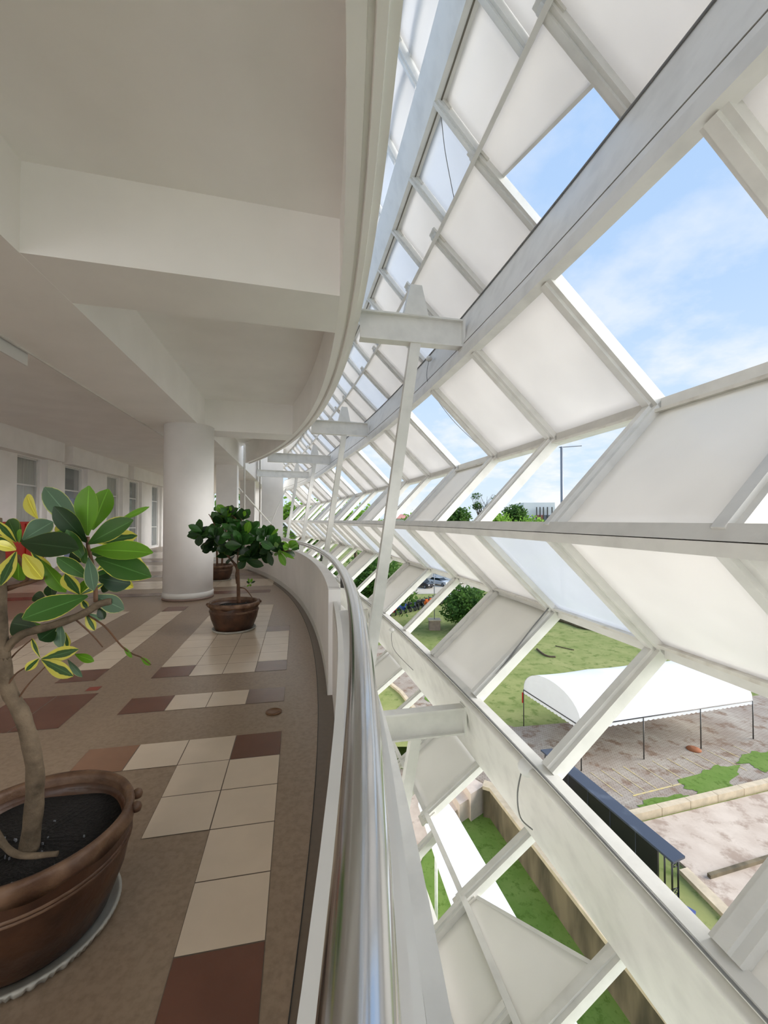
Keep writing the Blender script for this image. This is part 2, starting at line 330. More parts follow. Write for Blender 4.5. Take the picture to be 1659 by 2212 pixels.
# floor: terrazzo slab with inlaid tiles
fl = MB()
ang = arange(-.35, A_END, 60)
outer = [(GC[0] + (RF + .02) * cos(a), GC[1] + (RF + .02) * sin(a)) for a in ang]
e1 = G(4.6, 40); poly = outer + [G(2.2, 16.5), G(2.2, 40), G(8.2, 40), G(8.2, -12)]
fl.prism(poly, -.3, 0, 0)
TW = .3056
def tiles(j0, j1, i0, i1, mi, nj=None, ni=None):
    nj = nj or max(1, round(j1 - j0)); ni = ni or max(1, round(i1 - i0)); g = .009
    for p in range(nj):
        for q in range(ni):
            ja = j0 + (j1 - j0) * p / nj; jb = j0 + (j1 - j0) * (p + 1) / nj; ia = i0 + (i1 - i0) * q / ni; ib = i0 + (i1 - i0) * (q + 1) / ni
            P = [G(j * TW, i * TW) for j, i in ((ja + g, ia + g), (ja + g, ib - g), (jb - g, ib - g), (jb - g, ia + g))]
            fl.quad(*[(x, y, .0022) for x, y in P], mi)
    P = [G(j * TW, i * TW) for j, i in ((j0, i0), (j0, i1), (j1, i1), (j1, i0))]
    fl.quad(*[(x, y, .001) for x, y in P], 6)
CR, BR, SA, MA, RD = 1, 2, 3, 4, 5
tiles(0, 1, -4, 0, BR); tiles(0, 1, 0, 4, CR); tiles(1, 2, 2, 5, CR); tiles(2, 3, 4, 5, CR); tiles(0, 1, 4, 5, BR); tiles(3, 4, 4, 5, SA)
tiles(0, 1, 6.66, 7.65, MA); tiles(1, 3, 6.66, 7.65, CR); tiles(3, 4.1, 6.66, 7.65, BR)
tiles(5.16, 7.25, 6.18, 8.25, BR, 2, 1); tiles(5.28, 5.62, 8.46, 8.77, RD)
tiles(0, 1, 9.1, 10.1, MA); tiles(0, 1, 10.1, 14.1, CR); tiles(0, 1, 14.1, 15, MA); tiles(1, 3, 9.1, 20.2, CR); tiles(3, 4.1, 9.15, 10.15, BR); tiles(3, 4.1, 10.15, 18.6, CR)
tiles(5.7, 6.8, 9.3, 10.35, BR); tiles(5.7, 6.8, 10.35, 19.4, CR); tiles(5.7, 6.8, 19.4, 20.6, BR)
tiles(8.45, 9.6, 9.3, 10.4, BR); tiles(8.45, 10.2, 10.4, 19.8, CR); tiles(11.6, 13.4, 10.4, 19.8, CR); tiles(15, 17, 10.4, 19.8, CR)
for b0 in (24.5,):
    tiles(1.5, 22, b0, b0 + 1.2, BR, 10, 1); tiles(1.5, 22, b0 + 3, b0 + 7, CR, 10, 3); tiles(1.5, 22, b0 + 9.5, b0 + 11, MA, 10, 1); tiles(1.5, 22, b0 + 14, b0 + 20, CR, 10, 4); tiles(1.5, 22, b0 + 24, b0 + 26, BR, 10, 1); tiles(1.5, 22, b0 + 29, b0 + 40, CR, 10, 6)
floor = fl.build('floor', [M['terrazzo'], M['t_cream'], M['t_brown'], M['t_salmon'], M['t_mauve'], M['t_red'], M['grout']]); struct(floor)

# ceiling: coffers between down-stand beams
cl = MB()
cl.prism([(GC[0] + (RF - .12) * cos(a), GC[1] + (RF - .12) * sin(a)) for a in ang] + [G(1.9, 40), G(8.2, 40), G(8.2, -12)], 3.93, 4.12, 0)
ceiling = cl.build('ceiling', M['ceil']); struct(ceiling)
# curved edge beam with stepped soffit
eb = MB(); aa = arange(-.35, .612, 90)
eb.arc(GC, [(23.86, 3.93), (23.86, 3.30), (23.935, 3.30), (23.94, 3.335), (23.965, 3.335), (23.97, 3.285), (24.01, 3.285), (24.015, 3.31), (24.06, 3.31), (24.06, 4.2), (23.9, 4.2)][::-1], aa)
struct(eb.build('trim_1', M['ceil']))
tb = MB(); tb.box(1.74, -9, 3.30, 2.73, 40, 3.95, T=GT); struct(tb.build('trim_2', M['ceil']))
k = 3
for b0, bw, a0 in ((-6.2, .68, -1.6), (1.66 + .0, .68, -.2), (7.42, .68, .4), (13.2, .6, 1.0)):
    cb = MB()
    # cross beam runs from the long beam out to the curved edge beam
    x0, y0 = G(1.8, b0); d = (cos(TH), sin(TH))
    def reach(b):
        a = 1.8
        while a > -8:
            x, y = G(a, b)
            if hypot(x - GC[0], y - GC[1]) > 23.87: break
            a -= .01
        return a
    # cross beams are slightly skewed towards the curve
    aA, aB = reach(b0 + .12), reach(b0 + bw + .12)
    P = [G(1.8, b0), G(1.8, b0 + bw), G(aB, b0 + bw + .13), G(aA, b0 + .13)]
    cb.prism([P[0], P[3], P[2], P[1]], 3.302, 3.95, 0)
    struct(cb.build('trim_%d' % k, M['ceil'])); k += 1
cb = MB(); cb.box(2.722, -9, 3.285, 2.745, 9, 3.31, T=GT); struct(cb.build('trim_%d' % k, M['steel'])); k += 1

# parapet: outer far length is taller, near length is lower with two coping strips
pw = MB(); a1 = arange(.168, A_END, 50); a0 = arange(-.35, .168, 50)
pw.arc(GC, [(RW - .005, 0), (RW - .005, .90), (RW + .10, .90), (RW + .10, -.4), (RW - .004, -.4)][::-1], a1)
pw.arc(GC, [(RW + .03, 0), (RW + .03, .72), (RW + .20, .72), (RW + .20, -.4), (RW + .031, -.4)][::-1], a0)
wr = pw.build('wall_right', M['wall']); struct(wr)
cp = MB()
cp.arc(GC, [(RW + .032, .68), (RW + .034, .80), (RW + .066, .80), (RW + .066, .68)][::-1], a0)
o = cp.build('coping_strip', M['cap'], wr)
cp = MB(); cp.arc(GC, [(RW + .158, .68), (RW + .158, .795), (RW + .198, .795), (RW + .198, .68)][::-1], a0); cp.build('coping_strip', M['cap'], wr)
cp = MB(); cp.arc(GC, [(RW + .21, .45), (RW + .21, .62), (RW + .236, .62), (RW + .236, .45)][::-1], a0); cp.build('coping_strip', M['cap'], wr)
cp = MB(); cp.arc(GC, [(RW - .012, .0), (RW - .012, .10), (RW - .004, .10), (RW - .004, .0)][::-1], a1 ); cp.build('skirting', M['cap'], wr)
cp = MB(); cp.arc(GC, [(RW - .094, .0), (RW - .094, .0035), (RW - .09, .0035), (RW - .09, .0)][::-1], arange(-.35, A_END, 80)); cp.arc(GC, [(RW + .03, .002), (RW - .09, .0012), (RW - .09, .001), (RW + .03, .001)], arange(-.35, A_END, 80), 1)
struct(cp.build('trim_%d' % k, [M['dark'], mat('gutter_strip_terrazzo', lin(112, 98, 84), .35, var=.1, scale=30)])); k += 1
# slab edge below the parapet
se = MB(); se.arc(GC, [(RF - .1, -.75), (RF + .05, -.75), (RF + .05, -.05), (RF - .1, -.05)], arange(-.35, .612, 80)); struct(se.build('trim_%d' % k, M['ceil'])); k += 1
se = MB(); se.arc(GC, [(RF + .03, .02), (RF + .03, .14), (RF + .10, .14), (RF + .10, .02)][::-1], arange(-.35, .2, 50)); struct(se.build('trim_%d' % k, M['steel'])); k += 1

# handrail
hr = thing('handrail', (GC[0] + RR, GC[1], .80), 'thick curved stainless steel handrail running along the top of the white parapet', 'handrail')
t = MB(); t.tube([(GC[0] + RR * cos(a), GC[1] + RR * sin(a), 1.04) for a in arange(-.3, .64, 90)], .0395, 24); t.build('rail_tube', M['chrome'], hr)
for a in (.05 - .13, .172, .275, .38, .49, .59):
    t = MB(); x, y = GC[0] + RR * cos(a), GC[1] + RR * sin(a); t.tube([(x, y, .74 if a < .17 else .9), (x, y, 1.02)], .014 if a > .2 else .022, 10); t.build('stanchion', M['darksteel'], hr)

# column
cx, cy = -3.785, 8.21
co = thing('column', (cx, cy, 0), 'thick round white column standing behind the middle potted plant', 'column')
c = MB(); c.lathe((cx, cy, 0), [(.445, .07), (.445, 3.31)], 64); c.build('shaft', M['wall'], co)
c = MB(); c.lathe((cx, cy, 0), [(.458, .04), (.458, .13), (.447, .14)], 64); c.build('skirt_ring', M['cap'], co)
c = MB(); c.lathe((cx, cy, 0), [(.462, .002), (.462, .045)], 64); c.build('plinth', M['t_mauve'], co)

# left classroom wall with tall windows
wins = [(6.2, 7.3), (9.0, 10.05), (11.85, 12.9), (14.3, 15.4), (17.45, 18.55), (19.8, 20.8), (22.85, 23.9), (25.6, 26.6), (28.4, 29.4)]
wl = MB(); prev = -12
for (b0, b1) in wins + [(40, 40)]:
    wl.box(7.5, prev, 0, 7.75, b0, 3.95, T=GT); prev = b1
for (b0, b1) in wins: wl.box(7.5, b0, 3.3, 7.75, b1, 3.95, T=GT); wl.box(7.5, b0, -.02, 7.75, b1, .08, T=GT)
wall_left = wl.build('wall_left', M['wall']); struct(wall_left)
for (b0, b1) in ((-4, 13.6), (14.1, 18.75), (19.4, 24.6), (25.2, 32)):
    x = MB(); x.box(7.18, b0, 3.33, 7.5, b1, 3.935, T=GT); x.build('lintel_box', M['wall'], wall_left)
for (b0, b1) in wins:
    x = MB(); x.box(7.36, b1 + .12, 0, 7.5, b1 + .62, 3.33, T=GT); x.build('pier', M['wall'], wall_left)
for i, (b0, b1) in enumerate(wins):
    x = MB(); s_ = .045
    x.box(7.56, b0, .08, 7.62, b0 + s_, 3.3, T=GT); x.box(7.56, b1 - s_, .08, 7.62, b1, 3.3, T=GT)
    for z in (.08, 1.1, 2.48, 3.3 - s_): x.box(7.56, b0, z, 7.62, b1, z + s_, T=GT)
    f = x.build('window_%d' % (i + 1), M['frame']); struct(f)
    gm = M.get('winglass')
    if not gm:
        gm = bpy.data.materials.new('window_glass'); gm.use_nodes = True; bb = gm.node_tree.nodes['Principled BSDF']
        bb.inputs['Base Color'].default_value = (.75, .82, .83, 1); bb.inputs['Roughness'].default_value = .04; bb.inputs['Alpha'].default_value = .18; M['winglass'] = gm
    x = MB(); x.box(7.585, b0 + .02, .1, 7.59, b1 - .02, 3.28, T=GT); x.build('pane', gm, f)
    x = MB()
    n = 26
    for q in range(n):
        u0 = b0 + (b1 - b0) * q / n; u1 = b0 + (b1 - b0) * (q + 1) / n; w0 = .03 * sin(q * 2.2); w1 = .03 * sin((q + 1) * 2.2)
        x.quad(GT(7.665 + w0, u0, .1), GT(7.665 + w1, u1, .1), GT(7.665 + w1, u1, 3.3), GT(7.665 + w0, u0, 3.3), 0)
    if i in (2, 4, 0): x.build('curtain', M['curtain'], f)
    elif i == 3:
        x = MB(); x.box(7.64, b0 + .1, .1, 7.65, b1 - .1, 2.25, T=GT); x.build('curtain', M['bluepanel'], f)
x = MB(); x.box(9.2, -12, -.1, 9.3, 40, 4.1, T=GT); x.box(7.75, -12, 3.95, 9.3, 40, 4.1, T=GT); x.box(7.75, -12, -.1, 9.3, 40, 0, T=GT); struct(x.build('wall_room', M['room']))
# far end wall and the straight outer wall past the curve
b_list = [(12.9, 13.35), (18.6, 19.0), (23.3, 23.6), (28, 28.3)]
xo = MB()
xo.box(1.70, 13.9, 3.27, 2.05, 34, 8.0, T=GT)
wo_ = xo.build('wall_outer', M['wall']); struct(wo_)
for i, (b0, b1) in enumerate(b_list):
    x = MB(); x.box(1.86, b0, 0, 2.5, b1, 3.32, T=GT); x.build('pier', M['wall'], wo_)
    x = MB(); x.tube([GT(1.62, b0 - .06, .95), GT(1.62, b0 - .06, 6.5)], .035, 8); tag(x.build('downpipe', M['steel']), '%s slim white downpipe on the piers beyond the curved edge beam' % ORD[i], 'pipe', 'downpipes on the far piers')
x = MB(); x.box(1.9, 13.3, 0, 2.0, 34, .9, T=GT); x.build('low_wall', M['wall'], wo_)
# tower
x = MB(); x.prism([(-5.30, 18.3), (-4.33, 18.15), (-4.72, 19.3), (-5.55, 19.4)], -12, 9.0); tower = tag(x.build('tower_block', M['wall']), 'tall plain white tower block where the gallery ends', 'tower')
x = MB(); x.box(1.95, 13.3, -12, 2.2, 34, -.3, T=GT); struct(x.build('wall_below', M['wall']))
x = MB(); x.arc(GC, [(RF - .9, -12), (RF - .75, -12), (RF - .75, -.3), (RF - .9, -.3)], arange(-.35, .62, 40)); struct(x.build('wall_lower', M['wall']))
# square rooms below are open: lower slab edge
x = MB(); x.arc(GC, [(RF - 4, -4.6), (RF, -4.6), (RF, -4.0), (RF - 4, -4.0)], arange(-.35, .62, 40)); struct(x.build('trim_%d' % k, M['ceil'])); k += 1

# emergency light on the beam
sg = thing('emergency_light', GT(2.76, 3.3, 3.17), 'white emergency light box with three small square lamps under the ceiling beam', 'light')
x = MB(); x.box(2.748, 2.95, 3.345, 2.85, 3.70, 3.50, T=GT); hs_ = x.build('housing', M['bin'], sg)
x = MB(); x.box(2.78, 2.95, 3.17, 2.80, 3.66, 3.34, T=GT); x.build('sign_plate', M['frame'], sg)
for q in (3.28, 3.44, 3.60):
    x = MB(); x.box(2.742, q - .02, 3.41, 2.747, q + .02, 3.45, T=GT); x.build('lamp', M['mast'], hs_)
# floor drain
dr = MB(); dr.lathe((-.86, 3.33, .0), [(.062, .001), (.062, .008), (.05, .012), (.048, .009), (.01, .009)], 28); tag(dr.build('floor_drain', M['drain']), 'small round brass floor drain cover near the parapet', 'drain cover')

# ------------------------------------------------------------------ facade: folded screen, concentric about FC
FC = (-62.799, -9.515); FR = 62.799
def FP(D, z, a):
    t_ = max(0, a - .31); D = D + 4.6 * t_ * t_ / (t_ + .03)   # the curve eases towards the far end
    return Vector((FC[0] + (FR + D) * cos(a), FC[1] + (FR + D) * sin(a), z))
SB, ST, SV = .01736, .01389, .01045
PB, PT, PV, PL = .18831, .19464, .19432, .19719
A0, A1 = .075, .515
def chord(name, label, parts, cat='beam'):
    a = arange(A0, A1 if parts[0][1][0][0] > 2.0 else (.505 if parts[0][1][0][0] > 1.7 else .50), 60)
    t = thing(name, FP(parts[0][1][0][0], parts[0][1][0][1], .19), label, cat)
    for nm, prof, mt in parts:
        m = MB(); kp = len(prof)
        for aj in a:
            for D, z in prof: m.v.append(tuple(FP(D, z, aj)))
        for i_ in range(len(a) - 1):
            for j in range(kp): j2 = (j + 1) % kp; m.face((i_ * kp + j, (i_ + 1) * kp + j, (i_ + 1) * kp + j2, i_ * kp + j2))
        m.face(list(range(kp))); m.face([(len(a) - 1) * kp + j for j in range(kp - 1, -1, -1)]); m.build(nm, M[mt], t)
    return t
def rect(D0, z0, D1, z1): return [(D0, z0), (D1, z0), (D1, z1), (D0, z1)]
def ctube(name, D, z, r, mt, t, a0=A0, a1=A1):
    m = MB(); m.tube([FP(D, z, a) for a in arange(a0, a1, 60)], r, 8); m.build(name, M[mt], t)
U = chord('upper_chord', 'deep curved white steel chord of the screen, at strut level overhead', [
    ('web_plate', [(2.20, 3.205), (2.26, 3.205), (2.40, 3.64), (2.34, 3.64)], 'steel'), ('seam', rect(2.205, 3.19, 2.25, 3.205), 'steel_seam'),
    ('lower_flange', [(2.12, 2.995), (2.20, 2.985), (2.26, 3.19), (2.195, 3.19), (2.165, 3.09), (2.13, 3.085)], 'steel'),
    ('top_angle', rect(2.355, 3.65, 2.40, 3.658), 'steel_grime')])
ctube('cable_conduit', 2.33, 3.635, .007, 'cable', U)
L = chord('lower_chord', 'deep curved white steel chord of the screen, at floor level', [
    ('web_plate', [(2.34, -.84), (2.40, -.84), (2.26, -.24), (2.20, -.24)], 'steel'), ('seam', rect(2.205, -.24, 2.25, -.228), 'steel_seam'),
    ('upper_flange', [(2.20, -.228), (2.26, -.228), (2.19, -.045), (2.11, -.045), (2.11, -.075), (2.155, -.085)], 'steel')])
ctube('conduit', 2.142, -.150, .027, 'steel', L); ctube('cable_conduit', 2.10, -.05, .006, 'cable', L)
chord('upper_fold_rail', 'slim curved white rail along the upper outward fold of the screen', [('tube', rect(2.95, 2.20, 3.05, 2.29), 'steel'), ('fin', rect(2.90, 2.195, 2.95, 2.215), 'steel_grime')])
chord('lower_fold_rail', 'slim curved white rail along the lower outward fold of the screen', [('tube', rect(2.955, .61, 3.055, .70), 'steel'), ('fin', rect(2.90, .68, 2.955, .70), 'steel_grime')])
chord('eye_level_rail', 'curved white double-flanged rail at eye level in the inward fold', [('flange', [(2.14, 1.425), (2.26, 1.425), (2.26, 1.485), (2.17, 1.488)], 'steel'), ('lower_flange', [(2.16, 1.365), (2.26, 1.36), (2.26, 1.42), (2.145, 1.42)], 'steel')])
chord('upper_purlin', 'slim flat curved white purlin crossing the sloping lattice overhead', [('bar', [(1.84, 4.06), (1.87, 4.05), (1.91, 4.13), (1.88, 4.14)], 'steel')], 'purlin')
V = chord('roof_chord', 'grooved curved white chord above the sloping lattice overhead', [('box', [(1.56, 4.42), (1.70, 4.42), (1.64, 4.62), (1.46, 4.62)], 'steel'), ('groove', rect(1.60, 4.414, 1.61, 4.42), 'steel_seam')])
chord('high_purlin', 'thin flat curved white purlin high beside the ceiling edge', [('bar', [(1.41, 4.83), (1.48, 4.83), (1.49, 4.87), (1.42, 4.87)], 'steel')], 'purlin')
chord('high_chord', 'highest curved white chord glimpsed beside the ceiling edge', [('box', [(1.27, 4.99), (1.40, 4.99), (1.34, 5.16), (1.2, 5.16)], 'steel')])
chord('lower_purlin', 'slim flat curved white purlin crossing the sloping lattice below the lower chord', [('bar', [(1.80, -1.24), (1.84, -1.23), (1.88, -1.32), (1.84, -1.33)], 'steel')], 'purlin')
chord('bottom_chord', 'grooved curved white chord low beside the outer face of the parapet', [('box', [(1.55, -1.52), (1.68, -1.52), (1.60, -1.74), (1.42, -1.74)], 'steel'), ('lip', rect(1.38, -1.50, 1.55, -1.48), 'steel_grime')])

def ribbar(nm, P, Q, a, wd, dp, parent, fin=True):
    tang = Vector((-sin(a), cos(a), 0)); d = (Q - P).normalized(); nrm = tang.cross(d)
    if nrm.dot(Vector((cos(a), sin(a), 0))) < 0: nrm = -nrm
    m = MB(); m.beam(P, Q, wd, dp, nrm); 
    if fin: m.beam(P - nrm * (dp * .5 + .012), Q - nrm * (dp * .5 + .012), wd * .45, .024, nrm)
    return m.build(nm, M['steel'], parent)
nb = range(-6, 19)
PU, PF, PM, PG, PLo = (2.19, 3.02), (2.98, 2.25), (2.20, 1.43), (2.98, .66), (2.18, -.06)
for i, n in enumerate(nb):
    a = PB + n * SB
    if a > A1: break
    r = thing('screen_rib', FP(2.3, -.05, a), '%s zigzag white steel rib of the folded screen, counted from the near end' % ORD[i], 'rib', 'zigzag ribs of the folded screen')
    if i == 0: r['label'] = 'nearest zigzag white steel rib of the folded screen, beside the near end'
    for (p, q) in ((PU, PF), (PF, PM), (PM, PG), (PG, PLo)): ribbar('bar', FP(p[0], p[1], a), FP(q[0], q[1], a), a, .118, .08, r)
def shifted(P, Q, R_, S_, off=.035):
    c = (P + Q + R_ + S_) / 4; nrm = (Q - P).cross(S_ - P).normalized(); rad = Vector((c.x - FC[0], c.y - FC[1], 0)).normalized()
    if nrm.dot(rad) < 0: nrm = -nrm
    return [x + nrm * off for x in (P, Q, R_, S_)], nrm
def panel(P, Q, R_, S_, mt, label, group, off=.045, nm='fabric_panel', cat='panel'):
    (P, Q, R_, S_), nrm = shifted(P, Q, R_, S_, off - .035); m = MB(); n = 8; th = .006
    for sgn in (0, 1):
        for i in range(n + 1):
            for j in range(n + 1):
                u, v = i / n, j / n; p = P.lerp(Q, u).lerp(S_.lerp(R_, u), v); bul = sin(pi * u) * sin(pi * v) * .018
                m.v.append(tuple(p - nrm * bul + nrm * th * sgn))
    K = (n + 1) ** 2
    for i in range(n):
        for j in range(n):
            q = i * (n + 1) + j; m.face((q, q + 1, q + n + 2, q + n + 1), 0, True); m.face((K + q, K + q + n + 1, K + q + n + 2, K + q + 1), 0, True)
    for i in range(n):
        for (s0, s1) in ((i * (n + 1), (i + 1) * (n + 1)), (i * (n + 1) + n, (i + 1) * (n + 1) + n), (i, i + 1), (n * (n + 1) + i, n * (n + 1) + i + 1)): m.face((s0, s1, K + s1, K + s0))
    return tag(m.build(nm, M[mt]), label, cat, group)
def band(p, q, s, ph, rng, closed, clear, where, grp, off=.045):
    cnt = {'o': 0, 'c': 0}
    for n in rng:
        a, b = ph + n * s, ph + (n + 1) * s
        if b > (A1 + .004 if min(p[0], q[0]) > 2.0 else (.505 if max(p[0], q[0]) > 1.7 else .50)) or not closed(n): continue
        c = clear(n); key = 'c' if c else 'o'; idx = cnt[key]; cnt[key] += 1
        kind = 'pale see-through film panel' if c else 'white fabric panel'
        m_ = .0006
        panel(FP(p[0], p[1], a + m_), FP(p[0], p[1], b - m_), FP(q[0], q[1], b - m_), FP(q[0], q[1], a + m_), 'film' if c else 'fabric',
              '%s %s from the near end, %s' % (ORD[idx], kind, where), grp + (' (see-through)' if c else ''), off)
no = lambda n: False
band(PU, PF, SB, PB, range(-6, 19), lambda n: n % 3 != 2, no, 'just under the upper chord', 'panels under the upper chord')
band(PF, PM, SB, PB, range(-6, 19), lambda n: n % 3 == 2, no, 'just above the eye level rail', 'panels above the eye level rail')
band(PM, PG, SB, PB, range(-6, 19), lambda n: True, lambda n: n % 3 == 0, 'just below the eye level rail', 'panels below the eye level rail')
band(PG, PLo, SB, PB, range(-6, 19), lambda n: n % 3 == 1, no, 'just above the lower chord', 'panels above the lower chord')
# lattice above the upper chord and below the lower one
UT, UN, UV = (2.39, 3.64), (1.89, 4.12), (1.61, 4.43)
LT, LN, LV = (2.41, -.85), (1.83, -1.28), (1.53, -1.54)
def lattice(p, q, s, ph, rng, label, grp, wd=.085):
    for i, n in enumerate(rng):
        a = ph + n * s
        if a > (.505 if p[0] > 1.7 else .50): break
        m = MB(); tang = Vector((-sin(a), cos(a), 0)); P, Q = FP(p[0], p[1], a), FP(q[0], q[1], a); d = (Q - P).normalized(); nrm = tang.cross(d)
        m.beam(P, Q + d * .03, wd, .06, nrm); m.beam(P, Q + d * .03, wd * .4, .09, nrm)
        o = thing('lattice_bar', P, label % ORD[i], 'bar', grp); m.build('channel', M['steel'], o)
        m = MB(); m.beam(Q - d * .09, Q + d * .07, wd * 1.25, .02, nrm); m.build('clip_plate', M['steel_grime'], o)
lattice(UT, UN, ST, PT, range(-8, 23), '%s white bar from the near end, between upper chord and upper purlin', 'bars from the upper chord to the upper purlin')
lattice(UN, UV, SV, PV, range(-10, 32), '%s short white bar between upper purlin and roof chord, from the near end', 'bars from the upper purlin to the roof chord', .07)
lattice((1.50, 4.66), (1.30, 5.0), SV, PV + .002, range(-10, 32), '%s short white bar above the roof chord, from the near end', 'bars above the roof chord', .06)
lattice(LT, LN, ST, PL, range(-8, 23), '%s sloping white bar between lower chord and lower purlin, from the near end', 'bars from the lower chord to the lower purlin', .095)
lattice(LN, LV, SV, PL - .0004, range(-10, 32), '%s short white bar between lower purlin and bottom chord, from the near end', 'bars from the lower purlin to the bottom chord', .075)
band(UT, UN, ST, PT, range(-8, 23), lambda n: n != -1, lambda n: n % 3 == 2, 'between upper chord and upper purlin', 'panels between upper chord and upper purlin', .05)
band(UN, UV, SV, PV, range(-10, 32), lambda n: True, lambda n: n % 2 == 0 and n >= 0, 'between upper purlin and roof chord', 'panels between upper purlin and roof chord', .05)
band((1.50, 4.66), (1.30, 5.0), SV, PV + .002, range(-10, 32), lambda n: True, lambda n: n % 4 == 1, 'above the roof chord', 'panels above the roof chord', .05)
band(LT, LN, ST, PL, range(-8, 23), lambda n: n in (1, 4, 6, 7, 9, 10, 12, 13, 15, 16, 18, 19) or n < -2, no, 'between lower chord and lower purlin', 'panels between lower chord and lower purlin', .05)
band(LN, LV, SV, PL - .0004, range(-10, 32), lambda n: n in (-1, -2, 3, 4, 7, 8, 11, 13, 14, 16, 18, 20, 22) or n < -3, no, 'between lower purlin and bottom chord', 'panels between lower purlin and bottom chord', .05)
# two part-drawn panels with a free diagonal edge
def partial(p, q, aA, aB, f0, f1, label, off=.05):
    """covers the side next to the purlin; free edge runs from fraction f0 on one bar to f1 on the other"""
    P0, P1 = FP(q[0], q[1], aA), FP(q[0], q[1], aB); Q0 = P0.lerp(FP(p[0], p[1], aA), f0); Q1 = P1.lerp(FP(p[0], p[1], aB), f1)
    o = panel(P0, P1, Q1, Q0, 'fabric', label, None, off)
    m = MB(); (a, b, c, d), nrm = shifted(P0, P1, Q1, Q0, off); m.beam(d - nrm * .035, c - nrm * .035, .022, .012, nrm); m.build('edge_rope', M['steel'], o)
partial(UT, UN, PT - ST, PT, .62, .33, 'white fabric panel drawn back to a slanting free edge, blue sky showing beside it')
partial(LT, LN, PL - ST, PL, .78, .10, 'white fabric panel drawn back to a slanting free edge over the white canopy below')

# struts with leaning braces
for i, kk in enumerate(range(-1, 4)):
    a = .2113 + kk * .0694
    nm = ORD[i]
    rad = Vector((cos(a), sin(a), 0)); tg = Vector((-sin(a), cos(a), 0))
    # length to the slab edge or to the straight wall
    def run(z):
        D = 2.18
        while D > -2.2:
            P = FP(D, z, a)
            if hypot(P.x - GC[0], P.y - GC[1]) < RF + .02 and atan2(P.y - GC[1], P.x - GC[0]) < .60: break
            if P.y > 13 and P.x < -4.70 - .2027 * (P.y - 13.6) + .35: break
            D -= .01
        return D
    for z0, z1, lv in ((3.185, 3.435, 'overhead at ceiling level'), (-.535, -.30, 'at floor level outside the parapet')):
        Di = run(z0); zm = (z0 + z1) / 2
        s_ = thing('strut', FP(2.31, z0, a), '%s horizontal white I-beam strut %s, from the near end' % (nm, lv), 'strut', 'horizontal struts ' + lv)
        m = MB(); m.beam(FP(Di, zm, a), FP(2.22, zm, a), .02, z1 - z0); m.build('web', M['steel'], s_)
        for zz in (z0, z1): m = MB(); m.beam(FP(Di, zz, a), FP(2.22, zz, a), .11, .016); m.build('flange', M['steel'], s_)
        m = MB(); m.beam(FP(2.21, z0 - .02, a), FP(2.21, z1 + .02, a), .13, .02, rad); m.build('end_plate', M['steel'], s_)
        fr = 2.31 - .58
        if z0 > 0:
            m = MB(); m.beam(FP(fr, z0, a), FP(1.26, -.02, a), .10, .075, tg); tag(m.build('brace', M['steel']), '%s leaning white steel brace standing inside the screen, from the near end' % nm, 'brace', 'leaning braces at gallery level')
            m = MB(); P = [FP(fr - .12, z1, a), FP(fr + .12, z1, a), FP(fr + .06, z1 + .30, a), FP(fr - .05, z1 + .30, a)]
            m.hexa([P[0] - tg * .06, P[1] - tg * .06, P[2] - tg * .04, P[3] - tg * .04, P[0] + tg * .06, P[1] + tg * .06, P[2] + tg * .04, P[3] + tg * .04])
            m.build('foot_bracket', M['steel'], s_)
        else:
            m = MB(); m.beam(FP(fr, z0, a), FP(1.18, -3.6, a), .10, .075, tg); tag(m.build('brace', M['steel']), '%s leaning white steel brace below the floor level struts, from the near end' % nm, 'brace', 'leaning braces below floor level')
# tension rods by the far wall
for i, (p, q) in enumerate(((W(486, 1020, 14.2), W(584, 1130, 16.5)), (W(516, 1056, 14.9), W(580, 1126, 17.0)), (W(618, 1055, 17), W(587, 1126, 16.6)))):
    m = MB(); m.tube([p, q], .018, 6); tag(m.build('tension_rod', M['steel']), ['long white tension rod slanting down from the far pier', 'short white tension rod slanting beside the long one', 'white tension rod slanting the other way in front of the tower'][i], 'rod')
# cables with lamp holders
def cable(pts, label, r=.004, holder=None):
    o = thing('hanging_cable', pts[0], label, 'cable')
    P = []; n = len(pts)
    for i in range(n - 1):
        for j in range(6):
            t_ = j / 6; p0 = pts[max(i - 1, 0)]; p1 = pts[i]; p2 = pts[i + 1]; p3 = pts[min(i + 2, n - 1)]
            P.append(.5 * ((2 * p1) + (p2 - p0) * t_ + (2 * p0 - 5 * p1 + 4 * p2 - p3) * t_ ** 2 + (-p0 + 3 * p1 - 3 * p2 + p3) * t_ ** 3))
    P.append(pts[-1]); m = MB(); m.tube(P, r, 6); m.build('wire', M['cable'], o)
    if holder:
        m = MB(); c = pts[0]; m.lathe((c.x, c.y, c.z - .03), [(.02, 0), (.036, .015), (.04, .035), (.03, .055), (.015, .062)], 12); m.build('lamp_holder', M['steel'], o)
cable([W(940, 158, 3.05), W(934, 205, 3.05), W(951, 245, 3.0), W(962, 330, 3.1), W(981, 430, 3.35)], 'thin grey cable dangling from the roof chord to the upper purlin', .003, True)
cable([W(1568, 0, 2.0), W(1548, 130, 1.98), W(1541, 185, 1.98), W(1556, 240, 2.0), W(1600, 320, 2.1), W(1680, 440, 2.2)], 'thick grey cable looping down across the near end of the upper chord', .008)
cable([W(927, 775, 5.15), W(922, 815, 5.1), W(936, 850, 5.1), W(985, 915, 5.1), W(1064, 988, 5.2)], 'thin grey cable hanging across the open bay under the upper chord', .004, True)
cable([W(1130, 1652, 3.0), W(1118, 1712, 2.98), W(1124, 1765, 2.98), W(1150, 1792, 3.05)], 'short grey cable dropping from the lower chord knob', .005, True)
